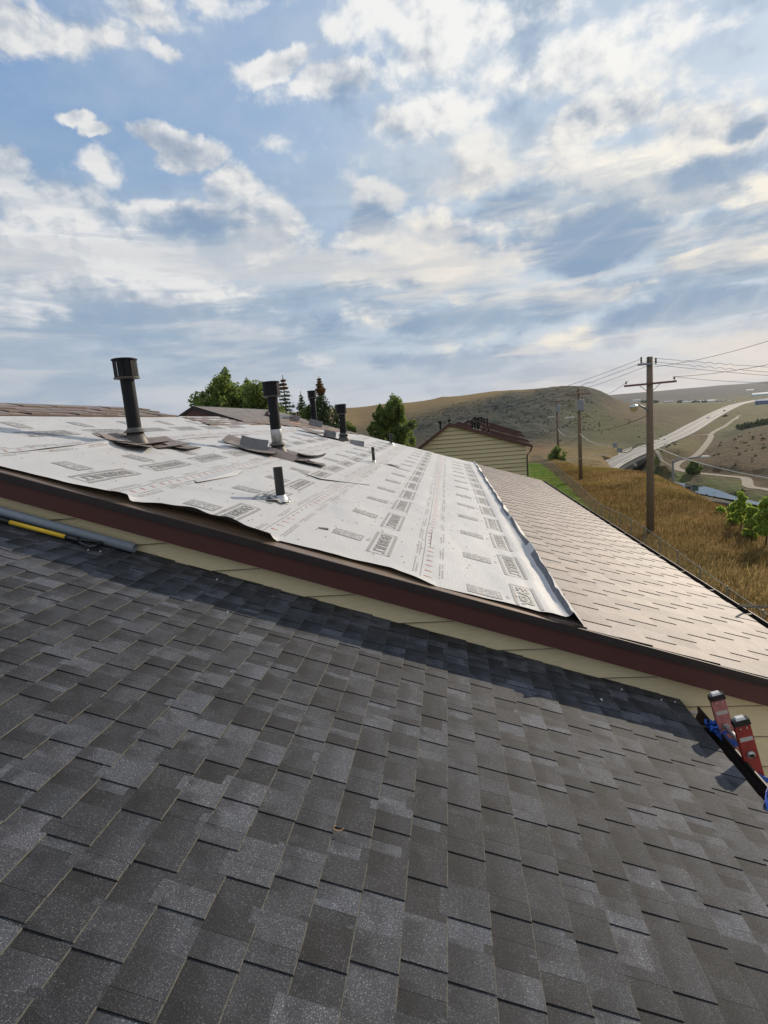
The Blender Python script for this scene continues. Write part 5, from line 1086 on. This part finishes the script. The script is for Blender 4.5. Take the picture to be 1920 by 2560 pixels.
cable(at1(.1, 10.45), aty(2300, 938, 40), .1, .011, M_WIRE, 'top flat line running right from the nearest pole head', wig=(.10, .30, 170)); cable(at1(.1, 10.25), aty(2300, 950, 40), .15, .011, M_WIRE, 'second flat line running right from the nearest pole head', wig=(.12, .32, 170)); cable(at1(.1, 10.1), aty(2300, 957, 40), .2, .011, M_WIRE, 'third flat line running right from the nearest pole head')
cable(at1(.15, 9.95), aty(2250, 730, 22), .4, .011, M_WIRE, 'steep line rising to the upper right edge of the sky'); cable(at1(1.2, 9.3), aty(2250, 830, 22), .3, .011, M_WIRE, 'second steep line rising to the right from the crossarm')
cable(at1(-1.25, 9.3), (p2[0]+.8, p2[1], -8.5+10.3), .7, .011, M_WIRE, 'loose line from the left end of the red crossarm to the middle pole'); cable(at1(1.25, 9.3), aty(2300, 940, 36), .4, .010, M_WIRE, 'line from the right end of the red crossarm')
cable(at1(-.1, 7.25), (p2[0], p2[1], -8.5+6.0), .5, .020, M_WIRE, 'dark twisted line from below the lamp to the middle pole'); cable((p2[0], p2[1], -8.5+5.2), (p3[0], p3[1], -8.7+2.2), .3, .024, M_WIRE, 'dark line between the middle and farthest poles, lower'); cable((p2[0], p2[1], -8.5+7.4), (p3[0]-8, p3[1], -8.7+2.6), .3, .024, M_WIRE, 'dark line between the middle and farthest poles, upper')
cable((p2[0], p2[1], -8.5+5.5), aty(1560, 1111, 36), .55, .022, M_WIREW, 'sagging pale line from the middle pole towards the bridge'); cable(aty(1560, 1111, 36), at1(-.1, 5.4), .05, .012, M_WIREW, 'thin pale line over the bridge to the nearest pole')
cable((p3[0], p3[1], -8.7+5.2), (p2[0], p2[1], -8.5+5.4), .75, .028, M_WIREW, 'pale sagging line between the two farther poles')
cable(at1(.15, 5.4), aty(2050, 1215, 14), .25, .016, M_WIREW, 'thick white service line dropping to the right edge of the view')
cable(at1(-.1, 5.45), aty(1590, 1112, 34.5), -.08, .022, M_WIRE, 'short black bundle leaving the nearest pole'); cable(aty(1590, 1112, 34.5), aty(1552, 1129, 35), .22, .022, M_WIRE, 'black bundle ending at the grey splice box')
cable(aty(1552, 1129, 35), aty(1500, 1137, 39), .10, .014, M_WIREW, 'pale line left of the grey splice box'); cable(aty(1500, 1137, 39), aty(1318, 1159, 45), .15, .014, M_WIREW, 'long pale line from the cream gable corner past the poles'); cable(aty(1318, 1159, 44.8), aty(1200, 1170, 44.8), .15, .012, M_WIRE, 'thin line across the cream gable siding')
cable(aty(1848, 1513, 5.55), aty(2000, 1503, 9.), .03, .008, M_WIRE, 'upper black cable leaving the upper gutter at right', 'black cables'); cable(aty(1848, 1515, 5.5), aty(2000, 1500, 9.2), .06, .008, M_WIRE, 'lower black cable leaving the upper gutter at right', 'black cables')
sb = MB(); sb.box((0, 0, 0), (.30, .12, .26), np.array(Matrix.Rotation(.3, 3, 'Y'))); sb.box((-.28, 0, .35), (.22, .1, .30)); sb.tube([(-.28, 0, .35), (0, 0, 0)], .02, 5); o = sb.build('splice_box', M_GREY); o.location = tuple(aty(1549, 1126, 35)); tag(o, 'pair of small grey boxes hanging on the service line over the bridge', 'box')

# ------------------------------------------------------------------ valley furniture
p = atr(1682, 1200, 70); zb = aty(1682, 1155, p[1])[2]-8.4; sl_ = empty('street_lamp', (p[0], p[1], zb), label='tall grey street lamp with a long curved arm below the crest', cat='street lamp')
mb = MB(); mb.tube([(0, 0, 0), (0, 0, 8.6)], [.17, .12], 10); mb.build('post', M_GREY, sl_)
t2 = aty(1757, 1141, p[1]-2)-np.array((p[0], p[1], zb)); mb = MB(); mb.tube([(0, 0, 8.35), (t2[0]*.25, t2[1]*.25, 8.35+(t2[2]-8.35)*.5), (t2[0]*.6, t2[1]*.6, t2[2]*.98+.0), t2], [.09, .08, .07, .06], 8); mb.build('arm', M_GREY, sl_)
mb = MB(); mb.box(t2+(.25, 0, 0), (.9, .3, .16), taper=.7); mb.build('lamp_head', M_WHITE, sl_)
p = atr(1720, 1221, 66); sg = empty('road_sign', (p[0], p[1], p[2]-2.2), label='small dark framed road sign on a single post near the creek', cat='sign'); mb = MB(); mb.tube([(0, 0, 0), (0, 0, 2.6)], .045, 6); mb.build('post', M_GREY, sg)
for z, h in ((2.25, .62), (1.55, .42)):
    mb = MB(); mb.box((0, -.05, z), (.78, .04, h)); mb.build('panel', M_GREY, sg); mb = MB(); mb.box((0, -.075, z), (.5, .01, h*.55)); mb.build('lettering', M_WIRE, sg)
gr_ = empty('guardrail', tuple(atr(1739, 1249, 71)), label='steel guardrail running down to the right behind the crest', cat='guardrail'); go = np.array(gr_.location); GP = [atr(px, py, r) for px, py, r in ((1736, 1247.5, 71.5), (1765, 1254, 69), (1790, 1259, 66.5), (1815, 1263, 64.5), (1842, 1268, 62.5), (1920, 1287, 58), (2000, 1308, 54))]
GP = np.array(GP); tt = np.linspace(0, len(GP)-1, 30); GQ = np.stack([np.interp(tt, range(len(GP)), GP[:, i]) for i in range(3)], 1); V = []
for dz in (.0, .32): 
    for dy in (0, .08): V += [q-go+(0, dy, dz) for q in GQ]
n = len(GQ); V = np.array(V); Qd = [(a*n+i, a*n+i+1, b*n+i+1, b*n+i) for a, b in ((0, 2), (2, 3), (3, 1), (1, 0)) for i in range(n-1)]; quads('rail', V, np.array(Qd), M_GALV, gr_)
pme = (lambda m: (m.box((0, .12, -.25), (.15, .15, 1.0)), m)[1])(MB()).mesh('rail_post', M_POLE)
for q in GQ[::1]: o = link('post', pme, gr_); o.location = tuple(q-go)
for i, (px_, py_, z, lb, c) in enumerate(((1770, 1046, -22.9, 'pale car nearest on the highway', (.6, .6, .58)), (1811, 1027.5, -20.8, 'dark car ahead on the highway, second from the bridge', (.03, .03, .035)), (1837, 1008, -18.6, 'white vehicle farthest up the highway', (.75, .75, .74)))):
    s = 1.0; d, hz_, w_ = seg_dist(*[np.array([v]) for v in atz(px_, py_, z)[:2]], HW); p = atz(px_, py_, z); zz = float(hz_[0]); k = 1.5 if i == 2 else 1.15
    c_ = empty('car', (p[0], p[1], zz), rz=RAD(-55+90*0), label=lb, cat='car', group='vehicles on the highway'); m = simple('car_paint', c, .3, .2)
    mb = MB(); prof = [(-2.2, .35), (-2.25, .8), (-1.5, .95), (-1.0, 1.45), (.7, 1.5), (1.3, 1.0), (2.2, .85), (2.25, .35)]; mb.add([(x*k, y*k, zq*k) for y in (-.9, .9) for x, zq in prof], [tuple(range(8)), tuple(range(15, 7, -1))]+[(i_, i_+8, (i_+1) % 8+8, (i_+1) % 8) for i_ in range(8)]); c_.rotation_euler = (0, 0, RAD(55)); mb.build('body', m, c_)
    for wx in (-1.4, 1.4):
        for wy in (-.85, .85): mb = MB(); mb.lathe([(.34, -.1), (.34, .1)], 12, R=np.array(((1, 0, 0), (0, 0, -1), (0, 1, 0)))); o = mb.build('wheel', M_PLAS, c_); o.location = (wx*k, wy*k, .34*k); o.scale = (k, k, k)
    mb = MB(); mb.hexa([(-1.3*k, -.92*k, 1.0*k), (1.15*k, -.92*k, 1.0*k), (1.15*k, .92*k, 1.0*k), (-1.3*k, .92*k, 1.0*k), (-.98*k, -.91*k, 1.38*k), (.68*k, -.91*k, 1.38*k), (.68*k, .91*k, 1.38*k), (-.98*k, .91*k, 1.38*k)]); mb.build('windows', M_PLAS, c_)
# far buildings of the town bench
TB = [(1722, 1006, 1900, 32, 5, (.62, .6, .56), 'pale low shed at the left of the far town'), (1742, 1004.5, 1950, 26, 5, (.55, .52, .48), 'second low shed of the far town'), (1768, 1005, 1800, 34, 8, (.72, .71, .68), 'large white hall at the middle of the far town'), (1788, 1003, 1850, 9, 9, (.72, .7, .66), 'narrow white tower block right of the large hall'),
      (1797, 1003.5, 1850, 16, 6, (.10, .10, .12), 'dark shed right of the white tower block'), (1812, 1003, 1850, 16, 5, (.16, .16, .17), 'grey shed among the dark trees of the town'), (1823, 1002.5, 1800, 10, 5, (.6, .58, .5), 'little cream building near the highway bend'), (1902, 987.5, 2050, 46, 9, (.55, .66, .66), 'long pale green warehouse on the far slope'), (1874, 976.5, 3000, 30, 6, (.6, .58, .52), 'lonely pale farm building below the ridge'), (1912, 1006, 1150, 26, 9, (.10, .14, .28), 'blue roofed building at the right edge beyond the highway'), (1592, 1001, 2400, 26, 4, (.7, .68, .66), 'tiny white barn left of the nearest pole'), (1671, 1005, 1900, 22, 3, (.5, .48, .44), 'flat pale shed just right of the nearest pole')]
for px_, py_, r, w_, h_, c, lb in TB:
    p = atr(px_, py_, r); zg = p[2]-h_*.45; h_ = h_*.8; e = empty('far_building', (p[0], p[1], zg-1), label=lb, cat='building', group='buildings of the far town'); a = -math.atan2(p[0], p[1]); e.rotation_euler = (0, 0, a+random.uniform(-.25, .25)); hh = h_+1
    mb = MB(); mb.box((0, 0, hh/2), (w_, w_*.5, hh)); mb.build('walls', simple('far_wall', c, .7), e); mb = MB(); x, y = w_/2+.6, w_*.25+.6; mb.add([(-x, -y, hh), (x, -y, hh), (x, y, hh), (-x, y, hh), (-x, 0, hh+w_*.09), (x, 0, hh+w_*.09)], [(0, 1, 5, 4), (2, 3, 4, 5), (0, 4, 3), (1, 2, 5), (0, 3, 2, 1)]); mb.build('roof', simple('far_roof', tuple(v*.7+.08 for v in c) if c[0] > .4 else c, .5), e)
    if r < 2200:
        for q in np.arange(-w_/2+2, w_/2-1, max(4, w_/6)): mb = MB(); mb.box((q, -w_*.25-.05, hh*.55), (1.8, .1, hh*.3)); mb.build('window', M_GREY, e)
V, Qd, col = leaf_cloud([(*atr(random.choice((random.uniform(1600, 1640), random.uniform(1795, 1830), random.uniform(1690, 1850))), 1004.5, random.uniform(1780, 2100)), 9, 9, 4.5) for _ in range(46)], 3000, 2.4); quads('distant_tree_belt', V, Qd, M_SPR, col=col*.6, kind='stuff', label='dark belt of trees among the buildings of the far town', cat='trees')

# ------------------------------------------------------------------ far row of cream houses
def g6(x, y): return 1060+x*.1688, 1020+y*.1688
def far_house(y, dep, pk, re, le, zbase, label, full=False):
    """pk, re, le: ridge, right eave, left eave pixels on the near gable plane"""
    K, Rr, Lf = aty(*g6(*pk), y), aty(*g6(*re), y), aty(*g6(*le), y)
    e = empty('row_house', (K[0], y, zbase), label=label, cat='house', group='cream houses of the next row'); o = np.array(e.location)
    sl = (K[2]-Lf[2])/(K[0]-Lf[0]); LfX = Lf[0]-2.2; Lz = Lf[2]-sl*2.2
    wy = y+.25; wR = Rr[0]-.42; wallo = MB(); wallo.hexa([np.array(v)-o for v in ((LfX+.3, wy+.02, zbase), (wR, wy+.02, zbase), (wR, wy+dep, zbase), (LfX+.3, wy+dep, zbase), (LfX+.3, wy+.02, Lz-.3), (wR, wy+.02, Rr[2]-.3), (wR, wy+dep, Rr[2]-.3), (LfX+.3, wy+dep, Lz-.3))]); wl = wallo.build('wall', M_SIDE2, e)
    zt = lambda x: (K[2]-(K[2]-Rr[2])*(x-K[0])/(Rr[0]-K[0]) if x > K[0] else K[2]-sl*(K[0]-x))-.12
    z = K[2]; bh = .33 if full else .5
    while z > (zbase+.5 if full else Rr[2]-1.6):
        # one board trimmed to the gable
        zb_, zt_ = z-bh, z+.02; xl = lambda zz: K[0]-(K[2]-.12-zz)/sl; xr_ = lambda zz: min(K[0]+(K[2]-.12-zz)*(Rr[0]-K[0])/(K[2]-Rr[2]), wR)
        zt2 = min(zt_, K[2]-.14)
        if zb_ < K[2]-.2:
            a0, a1 = max(xl(zb_), LfX+.3), xr_(zb_); b0, b1 = max(xl(zt2), LfX+.3), xr_(zt2)
            m = MB(); m.hexa([np.array(v)-o for v in ((a0, wy-.06, zb_), (a1, wy-.06, zb_), (a1, wy+.02, zb_), (a0, wy+.02, zb_), (b0, wy-.008, zt2), (b1, wy-.008, zt2), (b1, wy+.02, zt2), (b0, wy+.02, zt2))]); m.add([np.array(v)-o for v in ((a0, wy-.063, zb_-.0), (a1, wy-.063, zb_-.0), (a1, wy-.060, zb_+.030), (a0, wy-.060, zb_+.030))], [(0, 1, 2, 3)], 1); m.build('siding_board', [M_SIDE2, M_LAPSHADE], wl)  # second face is the painted shade line of the lap
        z -= bh
    def slab(A, B, nm, up, dn, m, y0, y1):
        mb = MB(); A = np.array(A); B = np.array(B); mb.hexa([np.array((v[0], yy, v[2]+h))-o for h in (dn, up) for (v, yy) in ((A, y0), (B, y0), (B, y1), (A, y1))]); return mb.build(nm, m, e)
    kk = (K[0], 0, K[2]); rr_ = (Rr[0], 0, Rr[2]); ll = (LfX, 0, Lz)
    rf = slab(kk, rr_, 'roof_slope', .0, -.12, M_BRD, y+.03, y+dep); slab(ll, kk, 'roof_slope', .0, -.12, M_BRD, y+.03, y+dep)
    slab(kk, (rr_[0]+.05, 0, rr_[2]-.015), 'rake_board', .03, -.20, M_FASCIA, y-.02, y+.03); slab(ll, kk, 'rake_board', .03, -.20, M_FASCIA, y-.02, y+.03)
    slab(kk, rr_, 'rake_flashing', .07, .03, M_GALVD, y, y+.12); slab(ll, kk, 'rake_flashing', .07, .03, M_GALVD, y, y+.12)
    gt = MB(); gt.box(np.array((Rr[0]+.06, y+dep/2, Rr[2]-.12))-o, (.14, dep, .14)); gt.build('gutter', M_DRIP, e)
    if full:
        dsp = MB(); dsp.tube([np.array(v)-o for v in ((Rr[0]+.05, y+.1, Rr[2]-.15), (Rr[0]-.05, y+.12, Rr[2]-.45), (wR+.08, y+.2, Rr[2]-.8), (wR+.08, y+.2, zbase))], .06, 8); dsp.build('downspout', M_DRIP, e)
    return e, K, Rr, sl, o
M_BRD = simple('dark_roofing', (.06, .045, .042), .6, var=.3, sc=3)
H1 = far_house(45, 6.6, (382, 224), (1590, 548), (0, 530), -8.6, 'large cream gable house nearest in the next row', True)
H2 = far_house(52, 6.8, (500, 212), (1540, 483), (100, 500), -8.7, 'second cream house behind the large gable, only its rake showing', False)
H3 = far_house(59, 6.8, (650, 182), (1470, 405), (300, 430), -8.8, 'third cream house up the row with a strip of wall showing', False)
H4 = far_house(66, 6.8, (730, 150), (1436, 358), (420, 400), -8.9, 'farthest house of the row, dark roof edge only', False)
def fpipe(px_, py_, y, H, Hs, cap=True, label=''):
    K, Rr = Hs[1], Hs[2]; p = aty(px_, py_, y); x = p[0]; zr = K[2]-(K[2]-Rr[2])*(x-K[0])/(Rr[0]-K[0]) if x > K[0] else K[2]-Hs[3]*(K[0]-x)
    H = max(p[2]-zr, .3); e = empty('vent_pipe', (x, y, zr), label=label, cat='vent pipe', group='vent pipes on the next row of roofs'); mb = MB(); r = .085 if cap else .05; mb.lathe([(r, -.1), (r, H-.18 if cap else H)], 10); mb.build('pipe', M_ABS, e)
    if cap: mb = MB(); mb.lathe([(.09, H-.24), (.15, H-.2), (.15, H-.02), (.05, H)], 12); mb.build('cap', M_ABSW, e)
    mb = MB(); mb.lathe([(r*1.9, -.05), (r*1.1, .10)], 10); mb.build('boot', M_GALVD, e)
for (x, y_), yy, Hs, cp, lb in (((237, 190), 47, H1, 1, 'black vent pipe alone on the steep left slope of the next house'), ((375, 165), 50.5, H1, 1, 'black vent pipe by the ridge of the next house'), ((715, 190), 47, H1, 1, 'thickest capped vent, left of the cluster on the next roof'), ((752, 205), 48, H1, 1, 'capped vent second in the cluster on the next roof'), ((790, 195), 49.5, H1, 1, 'capped vent third in the cluster on the next roof'), ((812, 200), 50.5, H1, 1, 'capped vent last in the cluster on the next roof'),
        ((890, 280), 49, H1, 0, 'thin stub right of the vent cluster'), ((958, 285), 48, H1, 0, 'thin stub farther right of the vent cluster'), ((757, 130), 54, H2, 1, 'tallest vent on the second house'), ((795, 140), 55.5, H2, 1, 'second vent on the second house'), ((815, 128), 57, H2, 1, 'third vent on the second house'), ((850, 128), 61, H3, 1, 'tallest vent on the third house'), ((890, 150), 62, H3, 1, 'second vent on the third house'), ((935, 152), 63.5, H3, 1, 'rightmost capped vent on the third house'), ((1020, 215), 62, H3, 0, 'left thin stub at the far end of the row'), ((1046, 222), 63, H3, 0, 'right thin stub at the far end of the row')):
    fpipe(*g6(x, y_), yy, 1, Hs, bool(cp), lb)

# ------------------------------------------------------------------ air
hm = bpy.data.materials.new('haze'); hm.use_nodes = True; _nt = hm.node_tree; _nt.nodes.clear(); _o = _nt.nodes.new('ShaderNodeOutputMaterial'); _v = _nt.nodes.new('ShaderNodeVolumePrincipled')
_v.inputs['Color'].default_value = (.80, .86, .95, 1); _v.inputs['Density'].default_value = 3.5e-5; _v.inputs['Anisotropy'].default_value = .3; _nt.links.new(_v.outputs[0], _o.inputs['Volume'])
mb = MB(); mb.box((0, 4700, 82), (19600, 10000, 236)); mb.build('haze', hm, kind='stuff')
